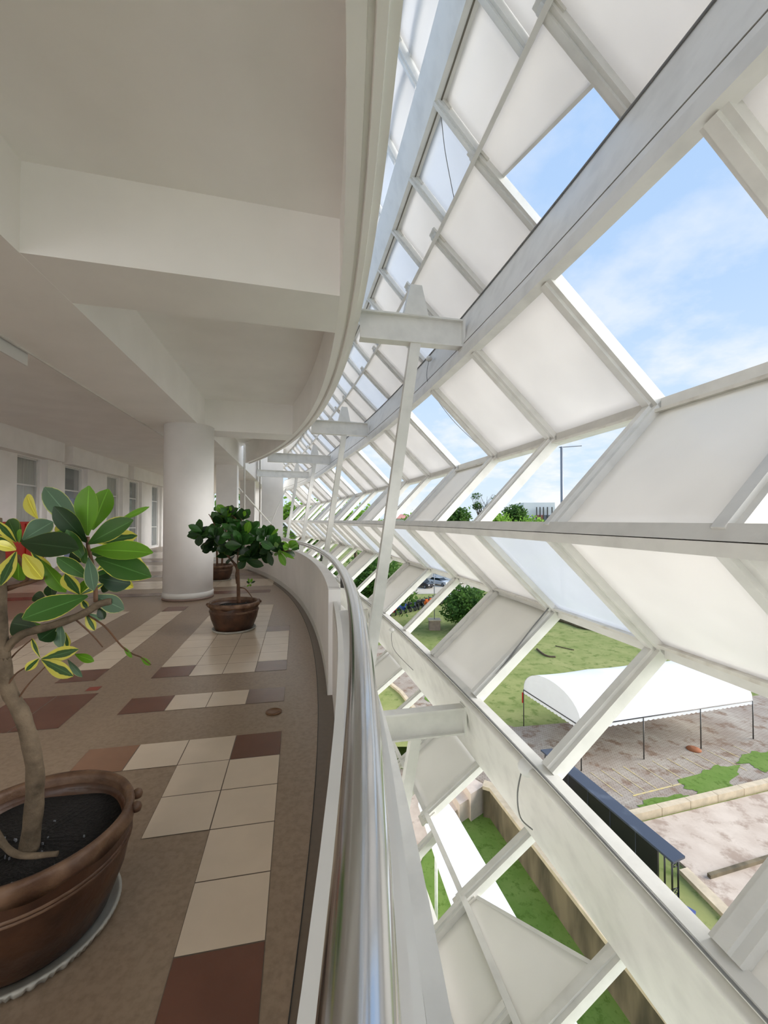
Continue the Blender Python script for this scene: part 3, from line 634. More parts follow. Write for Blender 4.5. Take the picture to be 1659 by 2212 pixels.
cable([FP(2.93, .70, PB + SB) - Vector((.05, .05, 0)), FP(2.75, .5, PB + SB) - Vector((.06, .05, 0)), FP(2.5, .22, PB + SB) - Vector((.06, .05, 0)), FP(2.28, .02, PB + SB) - Vector((.05, .05, 0))], 'grey cable clipped along a sloping rib above the lower chord', .006)
cable([W(846, 1362, 6.0), W(846, 1385, 6.0), W(856, 1410, 6.0), W(900, 1455, 6.0)], 'thin grey cable hanging from the lower chord behind the leaning brace', .004, True)
m = MB(); c = FP(2.14, -.14, .1915); m.lathe((c.x, c.y, c.z - .06), [(.01, 0), (.04, .01), (.06, .04), (.06, .07), (.04, .10), (.01, .112)], 18); tag(m.build('junction_box', M['bin']), 'round white junction knob on the lower chord conduit', 'junction box')

# ------------------------------------------------------------------ potted plants
def leaf(m, base, tip, width, mi, up, fold=.25, droop=.1, n=8):
    base = Vector(base); tip = Vector(tip); d = tip - base; L_ = d.length; dn = d.normalized(); side = dn.cross(Vector(up))
    if side.length < 1e-3: side = dn.cross(Vector((1, 0, 0)))
    side.normalize(); nr = side.cross(dn).normalized(); n0 = len(m.v)
    for i in range(n + 1):
        t_ = i / n; wv = width * .5 * (sin(pi * min(1, t_ ** 1.35 * .94 + .03)) ** .8 if t_ > .08 else .10 + t_)
        if i == n: wv = width * .04
        c = base + d * t_ - nr * (droop * L_ * (t_ ** 2 - t_ * .5))
        for j, s_ in enumerate((-1, -.5, 0, .5, 1)):
            p = c + side * wv * s_ + nr * (abs(s_) * wv * fold); m.uv[len(m.v)] = (.5 + .5 * s_, t_); m.v.append(tuple(p))
    for i in range(n):
        for j in range(4): q = n0 + i * 5 + j; m.face((q, q + 1, q + 6, q + 5), mi, True)
LM = ['leafA', 'leafK', 'leafB', 'leafC', 'leafY', 'leafD', 'leafG']
LI = {'A': 0, 'K': 1, 'B': 2, 'C': 3, 'Y': 4, 'D': 5, 'G': 6}
def pot(c, name, label, s=1.0):
    p = thing(name, c, label, 'potted plant')
    m = MB(); m.lathe(c, [(.235, .022), (.25, .04), (.30, .17), (.318, .26), (.313, .33), (.315, .352), (.30, .352), (.288, .33), (.285, .30), (.0, .30)][:9], 56, sx=1, sy=1); m.build('pot_body', M['pot'], p)
    def wob(a, r, z, i): return (r + (.010 * sin(a * 9) if i in (1, 2) else 0), z + (.013 * sin(a * 9) if i in (1,) else 0))
    m = MB(); m.lathe(c, [(.310, .335), (.324, .322), (.331, .352), (.330, .376), (.322, .390), (.306, .388), (.297, .372), (.298, .31)], 90, wob=wob, caps=(0, 0))
    for rz in (.262, .275): m.lathe(c, [(.316, rz), (.3235, rz + .004), (.316, rz + .010)], 56, caps=(0, 0))
    rim_ = m.build('rim', M['potrim'], p)
    for a in (.35, .62, 3.5, 3.8): 
        m = MB(); x, y = c[0] + .34 * cos(a), c[1] + .34 * sin(a); m.lathe((x, y, c[2] + .345), [(.006, 0), (.017, .006), (.021, .02), (.016, .033), (.005, .04)], 14); m.build('knob', M['potrim'], rim_)
    m = MB(); m.lathe(c, [(.02, .318), (.29, .312), (.292, .30)], 40, wob=lambda a, r, z, i: (r, z + .008 * sin(a * 5 + r * 30))); m.build('soil', M['soil'], p)
    rq = random.Random(int(c[1] * 10)); m2 = MB()
    for q in range(28):
        aa_, rr_ = rq.uniform(0, 6.28), rq.uniform(.02, .26); m2.box(c[0] + rr_ * cos(aa_), c[1] + rr_ * sin(aa_), .318, c[0] + rr_ * cos(aa_) + rq.uniform(.003, .009), c[1] + rr_ * sin(aa_) + rq.uniform(.002, .006), .326)
    tag(m2.build('soil_grit', M['mast'], p), None, None, None, 'stuff')
    def w2(a, r, z, i): return (r + (.004 * (1 if int(a / (2 * pi) * 180) % 2 else -1) if i in (1, 2) else 0), z)
    m = MB(); m.lathe(c, [(.235, .002), (.272, .006), (.284, .026), (.288, .034), (.276, .034), (.262, .014), (.1, .012)], 180, wob=w2); m.build('saucer', M['saucer'], p)
    return p
# near plant
pc = (-1.30, 1.58, 0)
near = pot(pc, 'potted_plant', 'large variegated yellow-edged schefflera-like plant in a brown pot at the near left corner')
near['label'] = 'yellow-edged broadleaf plant in a big brown clay pot, nearest the camera at left'
def wc(x, y, Y): return W(x / 4.88, 1030 + y / 4.88, Y)
LV_ = [  # base x,y tip x,y width type depth-base depth-tip
 (925, 620, 925, 95, 240, 'B', 1.62, 1.60), (975, 560, 1130, 125, 215, 'B', 1.68, 1.70), (930, 705, 1395, 455, 190, 'A', 1.60, 1.56), (1240, 470, 1575, 318, 60, 'B', 1.62, 1.55),
 (950, 770, 1585, 785, 175, 'B', 1.60, 1.50), (960, 805, 1440, 830, 150, 'A', 1.62, 1.58), (1000, 690, 1445, 620, 150, 'C', 1.70, 1.74), (1010, 860, 1570, 1040, 220, 'A', 1.60, 1.53),
 (1150, 850, 1510, 900, 140, 'Y', 1.70, 1.76), (1020, 1060, 1375, 1130, 185, 'K', 1.62, 1.66), (1200, 1080, 1405, 1165, 90, 'Y', 1.70, 1.72), (915, 690, 565, 315, 175, 'K', 1.60, 1.54),
 (880, 590, 445, 90, 190, 'D', 1.62, 1.68), (905, 900, 700, 560, 110, 'A', 1.58, 1.56), (230, 690, 815, 755, 245, 'K', 1.50, 1.46), (240, 665, 555, 470, 200, 'D', 1.54, 1.60),
 (400, 440, 262, 180, 120, 'Y', 1.62, 1.68), (190, 680, 90, 450, 160, 'A', 1.55, 1.60), (170, 690, -30, 470, 90, 'C', 1.54, 1.50), (170, 760, -60, 620, 110, 'C', 1.52, 1.46), (170, 770, -60, 700, 100, 'Y', 1.50, 1.44),
 (170, 790, 10, 1150, 190, 'C', 1.50, 1.44), (230, 690, 140, 445, 110, 'A', 1.56, 1.62), (200, 700, 215, 555, 95, 'B', 1.54, 1.52), (200, 820, 190, 1095, 190, 'B', 1.54, 1.58), (245, 815, 440, 1075, 150, 'Y', 1.50, 1.47),
 (330, 790, 540, 1010, 90, 'C', 1.56, 1.60), (440, 880, 690, 1220, 150, 'B', 1.57, 1.60), (540, 990, 690, 1200, 110, 'K', 1.60, 1.62), (840, 1240, 690, 1020, 170, 'C', 1.60, 1.56), (935, 1070, 600, 850, 130, 'A', 1.58, 1.52), (930, 850, 990, 1200, 115, 'D', 1.57, 1.53),
 (925, 1255, 232, 1490, 235, 'A', 1.58, 1.44), (1000, 1250, 1305, 1400, 150, 'D', 1.60, 1.57), (850, 1245, 930, 1080, 100, 'B', 1.61, 1.63), (850, 1240, 1085, 1130, 60, 'C', 1.60, 1.62),
 (435, 1920, 825, 1820, 115, 'C', 1.55, 1.50), (440, 1930, 775, 2100, 125, 'C', 1.54, 1.47), (425, 1910, 330, 1700, 50, 'C', 1.55, 1.57), (410, 1915, 272, 2045, 80, 'C', 1.54, 1.50), (790, 1870, 992, 1945, 70, 'B', 1.56, 1.54), (715, 1925, 860, 2115, 60, 'D', 1.57, 1.58),
 (640, 1540, 640, 1810, 125, 'D', 1.60, 1.58), (690, 1640, 710, 1800, 70, 'C', 1.62, 1.63), (600, 1590, 415, 1720, 165, 'K', 1.60, 1.56), (390, 1590, 120, 1540, 200, 'K', 1.62, 1.66), (430, 1560, 260, 1640, 120, 'B', 1.64, 1.68),
 (480, 1290, 355, 1250, 100, 'K', 1.68, 1.70), (560, 1290, 530, 1130, 110, 'K', 1.68, 1.70), (905, 1440, 1000, 1620, 90, 'C', 1.62, 1.62), (1040, 1380, 1100, 1500, 80, 'K', 1.60, 1.60), (860, 1290, 920, 1390, 60, 'C', 1.60, 1.60), (900, 1440, 1080, 1510, 50, 'D', 1.62, 1.66),
 (905, 890, 740, 790, 130, 'K', 1.64, 1.66), (730, 590, 600, 500, 110, 'Y', 1.66, 1.68), (560, 600, 780, 620, 120, 'B', 1.60, 1.62), (1030, 980, 1190, 900, 90, 'C', 1.66, 1.70), (1000, 1020, 1150, 1060, 110, 'G', 1.66, 1.68), (1060, 1150, 1150, 1190, 80, 'K', 1.66, 1.66), (1300, 1790, 1390, 1905, 40, 'B', 1.50, 1.47), (1480, 1900, 1592, 1985, 44, 'B', 1.46, 1.44), (860, 700, 905, 915, 90, 'A', 1.6, 1.56)]
m = MB(); rnd = random.Random(3)
for (bx, by, tx, ty, wd, ty_, Yb, Yt) in LV_:
    P, Q = wc(bx, by, Yb), wc(tx, ty, Yt); wm = wd * 1.22 / 4.88 * Yb / F_PX
    up = Vector((rnd.uniform(-.25, .25), -1, rnd.uniform(.1, .6))); leaf(m, P, Q, wm, LI[ty_], up, rnd.uniform(.08, .3), rnd.uniform(-.02, .12), 10)
m.build('foliage', [M[q] for q in LM], near)
def smooth_path(pts, k=5):
    n = len(pts); P = []
    for i in range(n - 1):
        for j in range(k):
            t_ = j / k; p0 = pts[max(i - 1, 0)]; p1 = pts[i]; p2 = pts[i + 1]; p3 = pts[min(i + 2, n - 1)]
            P.append(.5 * ((2 * p1) + (p2 - p0) * t_ + (2 * p0 - 5 * p1 + 4 * p2 - p3) * t_ ** 2 + (-p0 + 3 * p1 - 3 * p2 + p3) * t_ ** 3))
    return P + [pts[-1]]
def limb(m, pts, r0, r1, seg=12, knob=0, mi=0):
    P = smooth_path([Vector(p) for p in pts]); k_ = len(P); m.tube(P, [(r0 + (r1 - r0) * i / (k_ - 1)) * (1 + knob * sin(i * 1.7)) for i in range(k_)], seg, mi)
m = MB()
limb(m, [W(62, 1838, 1.52), W(74, 1740, 1.53), W(74, 1650, 1.53), W(50, 1550, 1.53), (W(18, 1490, 1.53)), W(8, 1420, 1.53)], .030, .021, 14, .05); m.build('trunk', M['bark'], near)
m = MB(); limb(m, [W(9, 1425, 1.53), W(3, 1340, 1.53), W(2, 1240, 1.53), W(-6, 1120, 1.55)], .020, .014, 10, .04); m.build('trunk', M['bark'], near)
m = MB(); limb(m, [W(8, 1408, 1.53), W(45, 1372, 1.54), W(110, 1352, 1.55), W(175, 1328, 1.57), W(215, 1305, 1.58), W(243, 1299, 1.59)], .015, .0135, 10, .06); m.build('branch', M['bark'], near)
for q in ([W(207, 1300, 1.58), W(205, 1250, 1.58), W(195, 1200, 1.59), W(190, 1180, 1.6), W(190, 1160, 1.61)], [W(2, 1272, 1.54), W(50, 1262, 1.55), W(95, 1248, 1.56)], [W(35, 1200, 1.53), W(60, 1250, 1.56), W(0, 1280, 1.54)]):
    m = MB(); limb(m, q, .0075, .006, 8); m.build('branch', M['bark2'], near)
for q in ([W(18, 1478, 1.52), W(35, 1455, 1.53), W(58, 1440, 1.54), W(84, 1425, 1.55)], [W(34, 1518, 1.53), W(60, 1480, 1.54), W(98, 1440, 1.56)], [W(22, 1424, 1.55), W(40, 1405, 1.56), W(70, 1380, 1.57)], [W(183, 1325, 1.6), W(225, 1352, 1.55), W(262, 1395, 1.5), W(285, 1412, 1.48), W(305, 1420, 1.46), W(326, 1436, 1.44)], [W(160, 1335, 1.6), W(200, 1372, 1.62), W(222, 1398, 1.63)]):
    m = MB(); limb(m, q, .0035, .002, 6); m.build('twig', M['bark2'], near)
m = MB(); limb(m, [W(-20, 1770, 1.42), W(5, 1820, 1.40), W(45, 1848, 1.38), W(125, 1844, 1.40)], .012, .008, 8, .05); m.build('root', M['bark'], near)

def rosette(m, c, n, ln, wd, mi, rnd, tilt=.5, up=Vector((0, 0, 1))):
    for i in range(n):
        a = 2 * pi * i / n + rnd.uniform(-.4, .4); e_ = rnd.uniform(-.35, 1.0) * tilt
        d = Vector((cos(a) * cos(e_), sin(a) * cos(e_), sin(e_))); l_ = ln * rnd.uniform(.75, 1.15)
        leaf(m, c + d * .012, c + d * l_, wd * rnd.uniform(.85, 1.2), mi if rnd.random() < .8 else LI['K'], Vector((rnd.uniform(-.6, .6), rnd.uniform(-1.3, -.3), rnd.uniform(.1, .9))), .15, rnd.uniform(.0, .25), 6)
# middle plant
pc2 = (-2.05, 5.82, 0)
mid = pot(pc2, 'potted_plant', 'round-leaved green plant with a thin trunk, potted in front of the round column')
def wm_(x, y, Y): return W(380 + x / 5.925, 1060 + y / 5.925, Y)
m = MB(); rnd = random.Random(11)
for (x, y, Y, n, l_, ty_) in ((330, 560, 5.75, 7, .17, 'G'), (500, 620, 5.7, 8, .18, 'G'), (590, 440, 5.85, 8, .17, 'G'), (620, 300, 5.9, 6, .12, 'B'), (690, 330, 5.9, 5, .13, 'G'), (850, 380, 5.9, 6, .15, 'G'), (780, 560, 5.7, 9, .18, 'G'), (930, 520, 5.8, 9, .17, 'G'), (1150, 600, 5.8, 9, .16, 'G'),
        (1250, 720, 5.75, 8, .17, 'G'), (960, 850, 5.7, 8, .18, 'K'), (650, 740, 5.7, 8, .17, 'K'), (480, 720, 5.8, 8, .17, 'K'), (850, 700, 5.6, 9, .18, 'G'), (1080, 830, 5.8, 8, .18, 'K'), (1190, 560, 5.9, 5, .13, 'G'), (320, 620, 5.8, 6, .15, 'K'), (760, 820, 5.9, 7, .18, 'K'), (1350, 780, 5.7, 4, .15, 'B'), (1450, 740, 5.7, 3, .13, 'B'), (950, 1190, 5.7, 5, .06, 'B')):
    rosette(m, wm_(x, y, Y), n + 4, l_ * 1.2, .118 if l_ > .1 else .03, LI[ty_], rnd, 1.25)
for (x0, y0, x1, y1, wd, t_) in ((900, 560, 940, 395, 105, 'B'), (330, 520, 160, 440, 85, 'G'), (300, 560, 140, 580, 80, 'K'), (310, 560, 290, 710, 110, 'K'), (870, 330, 890, 260, 60, 'B'), (700, 260, 700, 200, 50, 'B'), (1310, 770, 1400, 960, 85, 'B'), (1310, 760, 1515, 870, 45, 'B'), (1220, 570, 1310, 490, 45, 'B'), (1270, 760, 1090, 650, 110, 'G'), (1470, 760, 1580, 735, 40, 'G'), (900, 900, 1120, 960, 110, 'K'), (900, 880, 800, 1000, 110, 'K'), (1180, 780, 1230, 960, 85, 'K')):
    leaf(m, wm_(x0, y0, 5.65), wm_(x1, y1, 5.6), wd / 5.925 * 5.65 / F_PX, LI[t_], Vector((0, -1, .4)), .15, .05, 8)
m.build('foliage', [M[q] for q in LM], mid)
m = MB(); limb(m, [wm_(803, 1440, 5.80), wm_(800, 1250, 5.8), wm_(795, 1050, 5.8), wm_(790, 980, 5.8), wm_(720, 900, 5.8), wm_(650, 810, 5.8), wm_(560, 640, 5.8)], .026, .009, 10, .03); m.build('trunk', M['bark2'], mid)
for q in ([wm_(795, 1040, 5.8), wm_(830, 900, 5.8), wm_(930, 780, 5.78), wm_(1130, 650, 5.8)], [wm_(778, 1190, 5.8), wm_(765, 1080, 5.8), wm_(770, 1000, 5.8), wm_(700, 880, 5.8)], [wm_(790, 980, 5.8), wm_(800, 700, 5.8), wm_(850, 300, 5.9)], [wm_(820, 1240, 5.8), wm_(890, 1260, 5.75), wm_(975, 1365, 5.7)], [wm_(560, 640, 5.8), wm_(620, 450, 5.85), wm_(620, 200, 5.9)], [wm_(1200, 620, 5.8), wm_(1216, 430, 5.8)], [wm_(540, 560, 5.8), wm_(470, 380, 5.8), wm_(420, 300, 5.8)], [wm_(1250, 740, 5.75), wm_(1400, 770, 5.7), wm_(1480, 765, 5.7)], [wm_(560, 640, 5.8), wm_(430, 600, 5.8), wm_(320, 570, 5.8)], [wm_(820, 480, 5.8), wm_(760, 350, 5.85), wm_(690, 310, 5.9)]):
    m = MB(); limb(m, q, .010, .005, 8); m.build('branch', M['bark2'], mid)
# far plant
pc3 = (-4.10, 10.55, 0)
far = pot(pc3, 'potted_plant', 'partly hidden potted shrub behind the round column, farthest along the gallery')
m = MB(); rnd = random.Random(5)
for q in range(14): rosette(m, Vector((pc3[0] + rnd.uniform(-.35, .4), pc3[1] + rnd.uniform(-.3, .3), rnd.uniform(.85, 1.75))), 7, .17, .075, LI['G'] if q % 3 else LI['B'], rnd, .8)
m.build('foliage', [M[q] for q in LM], far)
for dx in (-.05, .07):
    m = MB(); limb(m, [(pc3[0] + dx, pc3[1], .3), (pc3[0] + dx * 1.3, pc3[1], .8), (pc3[0] + dx * 3, pc3[1], 1.4)], .028, .015, 8); m.build('trunk', M['bark2'], far)
# palm outside the tower
# yellow-green climbing plant by the far pier
tp = thing('palm_plant', W(560, 1190, 15.5), 'yellow-green feathery palm beside the far piers', 'plant')
m = MB(); rnd = random.Random(9)
c0 = W(556, 1178, 15.5)
for q in range(60):
    a = rnd.uniform(0, 2 * pi); P = c0 + Vector((rnd.uniform(-.25, .3), rnd.uniform(-.3, .3), rnd.uniform(-.9, 1.0))); leaf(m, P, P + Vector((cos(a) * .3, sin(a) * .3, rnd.uniform(-.3, .15))), .06, 0, (0, 0, 1), .1, .3, 4)
m.build('fronds', M['palm'], tp)
m = MB(); m.tube([c0 + Vector((0, 0, -2.3)), c0 + Vector((0, 0, .6))], .05, 8); m.build('stem', M['bark2'], tp)
# red cabinet by the classroom wall, mostly behind leaves
rc = thing('cabinet', GT(7.2, 10.4, 0), 'red box-shaped cabinet against the classroom wall, mostly hidden by leaves', 'cabinet')
x = MB(); x.box(6.9, 10.2, .35, 7.3, 12.0, 1.45, T=GT); x.build('body', M['red'], rc)
x = MB(); x.box(6.87, 10.25, .4, 6.9, 11.05, 1.4, T=GT); x.box(6.87, 11.15, .4, 6.9, 11.95, 1.4, T=GT); dd_ = x.build('door', M['red'], rc)
x = MB(); x.box(6.84, 10.98, .85, 6.87, 11.01, 1.0, T=GT); x.box(6.84, 11.19, .85, 6.87, 11.22, 1.0, T=GT); x.build('handle', M['darksteel'], dd_)
x = MB()
for bb_ in (10.25, 11.9): x.box(6.92, bb_, 0, 6.97, bb_ + .05, .35, T=GT); x.box(7.22, bb_, 0, 7.27, bb_ + .05, .35, T=GT)
x.build('legs', M['darksteel'], rc)

# ------------------------------------------------------------------ outside ground
GZ = -10.6
m = MB()
m.poly([(4.9, 19.3, GZ), (6.62, 11.8, GZ), (8.6, 3.2, GZ), (12, -60, GZ), (420, -60, GZ), (420, 420, GZ), (-420, 420, GZ), (-420, 22.8, GZ), (1.2, 22.8, GZ), (2.3, 22.4, GZ)])
lawn = m.build('ground_lawn', M['grass'], None, (0, 0, GZ)); struct(lawn)
m = MB(); m.poly([(-60, -60, -11.8), (12, -60, -11.8), (12, 30, -11.8), (-60, 30, -11.8)]); struct(m.build('ground_lower_lawn', M['grass_low'], None, (0, 0, -11.8)))
m = MB(); m.poly([(-5, 11.5, -11.77), (.55, 14.6, -11.77), (1.95, 17.9, -11.77), (2.6, 19.4, -11.77), (2.2, 22.8, -11.77), (-5, 22.8, -11.77)]); struct(m.build('ground_paving', M['slab'], None, (0, 0, -11.8)))
m = MB(); z = GZ + .02
m.poly([(2.4, 22.3, z), (4.8, 19.35, z), (9.9, 17.1, z), (17.1, 19.2, z), (60, 31.3, z), (60, 38.7, z), (26.6, 29.6, z), (11.3, 25.5, z), (7.6, 24.9, z), (4.8, 27.5, z), (3.2, 33, z), (1.0, 41, z), (-3, 41, z), (-.3, 33, z), (1.3, 29.6, z), (2.05, 26.75, z)])
struct(m.build('ground_pavement', M['pave'], None, (0, 0, GZ)))
m = MB(); z = GZ + .10
m.prism([(9.95, 16.95), (10.45, 14.8), (10.72, 12.7), (11.6, 5), (60, 8), (60, 31), (17.0, 18.95)], GZ - .05, z); struct(m.build('ground_stage', M['slab'], None, (0, 0, GZ)))
m = MB(); m.prism([(10.9, 14.35), (13.6, 15.12), (30, 19.8), (30, 19.9), (13.6, 15.24), (10.88, 14.47)], GZ, GZ + .22); struct(m.build('trim_20', M['conc_dark']))
m = MB()
P0, P1 = Vector((9.9, 17.1)), Vector((60, 31.3)); nn = 34
for i in range(nn):
    a_ = P0.lerp(P1, i / nn); b_ = P0.lerp(P1, (i + .985) / nn); d_ = (P1 - P0).normalized(); s_ = Vector((-d_.y, d_.x)) * .28
    m.prism([(a_.x, a_.y), (b_.x, b_.y), (b_.x + s_.x, b_.y + s_.y), (a_.x + s_.x, a_.y + s_.y)], GZ, GZ + .32)
struct(m.build('trim_21', M['concrete']))
m = MB(); m.prism([(10.1, 14.7), (10.45, 14.8), (10.72, 12.7), (11.6, 5), (11.2, 5), (10.35, 12.6)], GZ, GZ + .14)
struct(m.build('trim_22', M['concrete']))
# grass patches on the pavement
def blob(c, rx, ry, rot, seed, z):
    rr = random.Random(seed); n = 40; ph = [rr.uniform(0, 6.28) for _ in range(6)]; P = []
    for i in range(n):
        a = 2 * pi * i / n; r = 1 + .18 * sin(3 * a + ph[0]) + .12 * sin(5 * a + ph[1]) + .10 * sin(9 * a + ph[2]) + .07 * sin(14 * a + ph[3]); x, y = rx * r * cos(a), ry * r * sin(a)
        P.append((c[0] + x * cos(rot) - y * sin(rot), c[1] + x * sin(rot) + y * cos(rot), z))
    return P
for i, (c, rx, ry, rt, lb) in enumerate([((15.2, 19.8), 2.0, .7, .55, 'large grass patch on the pavers near the curb, right of the dark screen'), ((19.2, 21.6), 1.6, .6, .4, 'grass patch on the pavers at the right edge of the view'), ((11.9, 18.15), 1.9, .42, .25, 'low grass strip growing along the curb behind the dark screen'), ((3.9, 29.0), .9, 2.2, .2, 'grass patch among the broken pavers by the white curb'), ((4.6, 24.5), .8, 1.6, .3, 'grass patch on broken pavers beyond the lower chord')]):
    m = MB(); m.poly(blob(c, rx, ry, rt, i + 3, GZ + .035)); tag(m.build('grass_patch', M['grass_low'], None, (c[0], c[1], GZ)), lb, 'grass', None, 'stuff')
# parking bay lines
m = MB(); dr_ = Vector((.965, .262)); dp_ = Vector((-.03, -1.0))
st0 = Vector((9.85, 20.45))
for i in range(12):
    a_ = st0 + dr_ * (.62 * i if i < 3 else .9 * i - .8); b_ = a_ + Vector((.55, -1.75)) 
    s_ = dr_ * .05; m.quad((a_.x, a_.y, GZ + .03), (b_.x, b_.y, GZ + .03), (b_.x + s_.x, b_.y + s_.y, GZ + .03), (a_.x + s_.x, a_.y + s_.y, GZ + .03))
a_ = Vector((10.9, 18.7)); b_ = Vector((16.6, 20.5)); m.quad((a_.x, a_.y, GZ + .03), (b_.x, b_.y, GZ + .03), (b_.x, b_.y + .09, GZ + .03), (a_.x, a_.y + .09, GZ + .03))
struct(m.build('trim_23', M['yline'], None, (13, 20, GZ)))
# retaining wall, steps, canopy
wallp = [(4.62, 19.5), (4.9, 19.3), (6.62, 11.8), (8.6, 3.2), (8.42, 3.16), (6.44, 11.76), (4.72, 19.1), (4.45, 19.2)]
m = MB(); m.prism(wallp, -11.85, -10.55); rwall = m.build('retaining_wall', M['conc_dark']); tag(rwall, 'long low retaining wall with a tan coping between two lawns', 'wall')
m = MB(); m.prism([(4.4, 19.15), (4.6, 19.6), (4.98, 19.36), (6.72, 11.82), (8.7, 3.2), (8.36, 3.14), (6.40, 11.74), (4.68, 19.0)], -10.55, -10.40); m.build('coping', M['concrete'], rwall)
m = MB(); m.prism([(4.9, 19.3), (4.98, 19.5), (9.9, 21.3 - 4.1), (9.85, 17.0)], GZ, GZ + .14); struct(m.build('trim_24', M['concrete']))
sp = thing('stone_steps', (3.6, 19.4, -11.8), 'pinkish stone steps going down beside the end of the retaining wall', 'steps')
for i in range(3):
    m = MB(); d_ = Vector((-.83, -.2)) * i * .62; P = [(4.45 + d_.x, 20.6 + d_.y), (4.62 + d_.x, 19.55 + d_.y - .0), (4.45 + d_.x - .62, 18.55 + d_.y + .35), (4.25 + d_.x - .75, 20.3 + d_.y)]
    m.prism(P, -11.8, -10.6 - .38 * i); m.build('step', M['stone'], sp)
cn = thing('walkway_canopy', (2.6, 9, -8.1), 'long white flat walkway canopy roof above the lower lawn', 'canopy')
m = MB(); m.prism([(1.15, 14.4), (2.05, 14.7), (2.33, 13.88), (2.87, 11.58), (3.6, 8.39), (4.4, 4.5), (2.9, 4.2), (2.04, 8.4), (1.5, 11.8)], -8.12, -8.0); m.build('roof_sheet', M['tent'], cn)
for q in ((2.0, 13.6), (2.6, 11.2), (3.2, 8.4), (3.8, 5.4)):
    m = MB(); m.tube([(q[0] - .35, q[1], -11.8), (q[0] - .35, q[1], -8.1)], .05, 8); m.build('post', M['steel'], cn)

# dark outdoor screen with a flat roof and truss ends
ls = thing('outdoor_screen', (8.9, 13.6, GZ), 'long black outdoor screen wall with a flat dark metal roof and truss legs', 'screen')
P = [(7.18, 19.6), (7.75, 19.7), (9.43, 13.45), (8.90, 13.22)]
m = MB(); m.prism(P, -9.10, -9.03); m.build('roof', M['blackroof'], ls)
m = MB(); m.prism([(7.36, 19.3), (7.43, 19.32), (8.93, 13.95), (8.86, 13.92)], GZ, -9.1)
m.build('screen_face', M['black'], ls)
m = MB()
for i in range(5):
    t_ = i / 5 + .05; q = Vector((7.36, 19.3)).lerp(Vector((8.86, 13.92)), t_); m.box(q.x - .012, q.y - .01, GZ, q.x + .0, q.y + .01, -9.12)
m.build('panel_joints', M['blackroof'], ls)
for (qx, qy) in ((9.05, 13.5), (9.28, 13.56), (8.98, 13.75), (7.35, 19.5), (7.65, 19.55)):
    m = MB(); m.tube([(qx, qy, GZ), (qx, qy, -9.1)], .028, 8); m.build('truss_post', M['black'], ls)
m = MB()
for z_ in (-9.22, -9.42, -10.1, -10.3): m.tube([(9.05, 13.5, z_), (9.28, 13.56, z_)], .016, 6)
for z_ in (-9.22, -10.1): m.tube([(9.05, 13.5, z_), (9.28, 13.56, z_ - .2)], .012, 6); m.tube([(9.05, 13.5, z_ - .2), (9.28, 13.56, z_)], .012, 6)
m.build('truss_lacing', M['black'], ls)
m = MB(); m.prism([(9.1, 13.4), (9.45, 13.1), (9.6, 13.25), (9.3, 13.6)], GZ, GZ + .06); tag(m.build('blue_tarp', M['blue']), 'small blue tarp on the grass at the foot of the dark screen', 'tarp')

# tent
A_, B_, C_ = Vector((9.50, 20.60)), Vector((20.36, 23.56)), Vector((8.19, 25.03)); LL = (B_ - A_).length; WW = (C_ - A_).length; ex = (B_ - A_).normalized(); ey = (C_ - A_).normalized()
tn = thing('event_tent', (14.5, 24, GZ), 'long white barrel-roofed event tent on thin dark legs over the pavement', 'tent')
EZ, RZ = -8.48, 1.42; NX, NA = 48, 18
def tp_(s, ph): 
    q = A_ + ex * (s * LL) + ey * (WW * (1 - cos(ph)) / 2); sag = .07 * abs(sin(s * pi * 3 + .0)) * sin(ph)
    return (q.x, q.y, EZ + RZ * (sin(ph) ** .85) - sag)
m = MB()
for i in range(NX + 1):
    for j in range(NA + 1): m.v.append(tp_(i / NX, pi * j / NA))
for i in range(NX):
    for j in range(NA): q = i * (NA + 1) + j; m.face((q, q + 1, q + NA + 2, q + NA + 1), 0, True)
m.build('canopy', M['tent'], tn)
for s_ in (0, 1):
    m = MB(); pts = [tp_(s_, pi * j / NA) for j in range(NA + 1)]; m.poly([(p[0] + ex.x * (.02 if s_ == 0 else -.02), p[1], p[2] - .01) for p in pts]); m.build('gable', M['tent'], tn)
def valance(p, q, n):
    m = MB(); 
    for i in range(n * 4):
        u0, u1 = i / (n * 4), (i + 1) / (n * 4); a_, b_ = p.lerp(q, u0), p.lerp(q, u1); h0 = .16 + .05 * abs(sin(pi * i / 4)); h1 = .16 + .05 * abs(sin(pi * (i + 1) / 4))
        m.quad((a_.x, a_.y, EZ + .02), (b_.x, b_.y, EZ + .02), (b_.x, b_.y, EZ - h1), (a_.x, a_.y, EZ - h0))
    return m.build('valance', M['tent'], tn)
D_ = C_ + (B_ - A_); valance(A_, B_, 36); valance(C_, D_, 36); valance(A_, C_, 16); valance(B_, D_, 16)
for i in range(4):
    for base in (A_, C_):
        q = base.lerp(base + (B_ - A_), i / 3); m = MB(); m.tube([(q.x, q.y, GZ), (q.x, q.y, EZ)], .03, 8); m.build('leg', M['darksteel'], tn)
m = MB(); m.tube([(A_.x, A_.y, EZ), (C_.x, C_.y, EZ)], .03, 6); m.tube([(A_.x, A_.y, EZ), (B_.x, B_.y, EZ)], .03, 6); m.build('eave_frame', M['darksteel'], tn)
m = MB(); m.box(C_.x - .09, C_.y - .03, EZ - .75, C_.x - .03, C_.y + .03, EZ - .15); tag(m.build('red_ribbon', M['red']), 'red ribbon tied to the far left tent leg', 'ribbon')
m = MB(); m.lathe((16.3, 22.5, GZ), [(.35, .02), (.3, .08), (.12, .13)], 14); tag(m.build('sandbag', mat('rusty_brown_cloth', lin(150, 92, 58), .9)), 'small rusty brown sandbag beside a tent leg', 'sandbag')

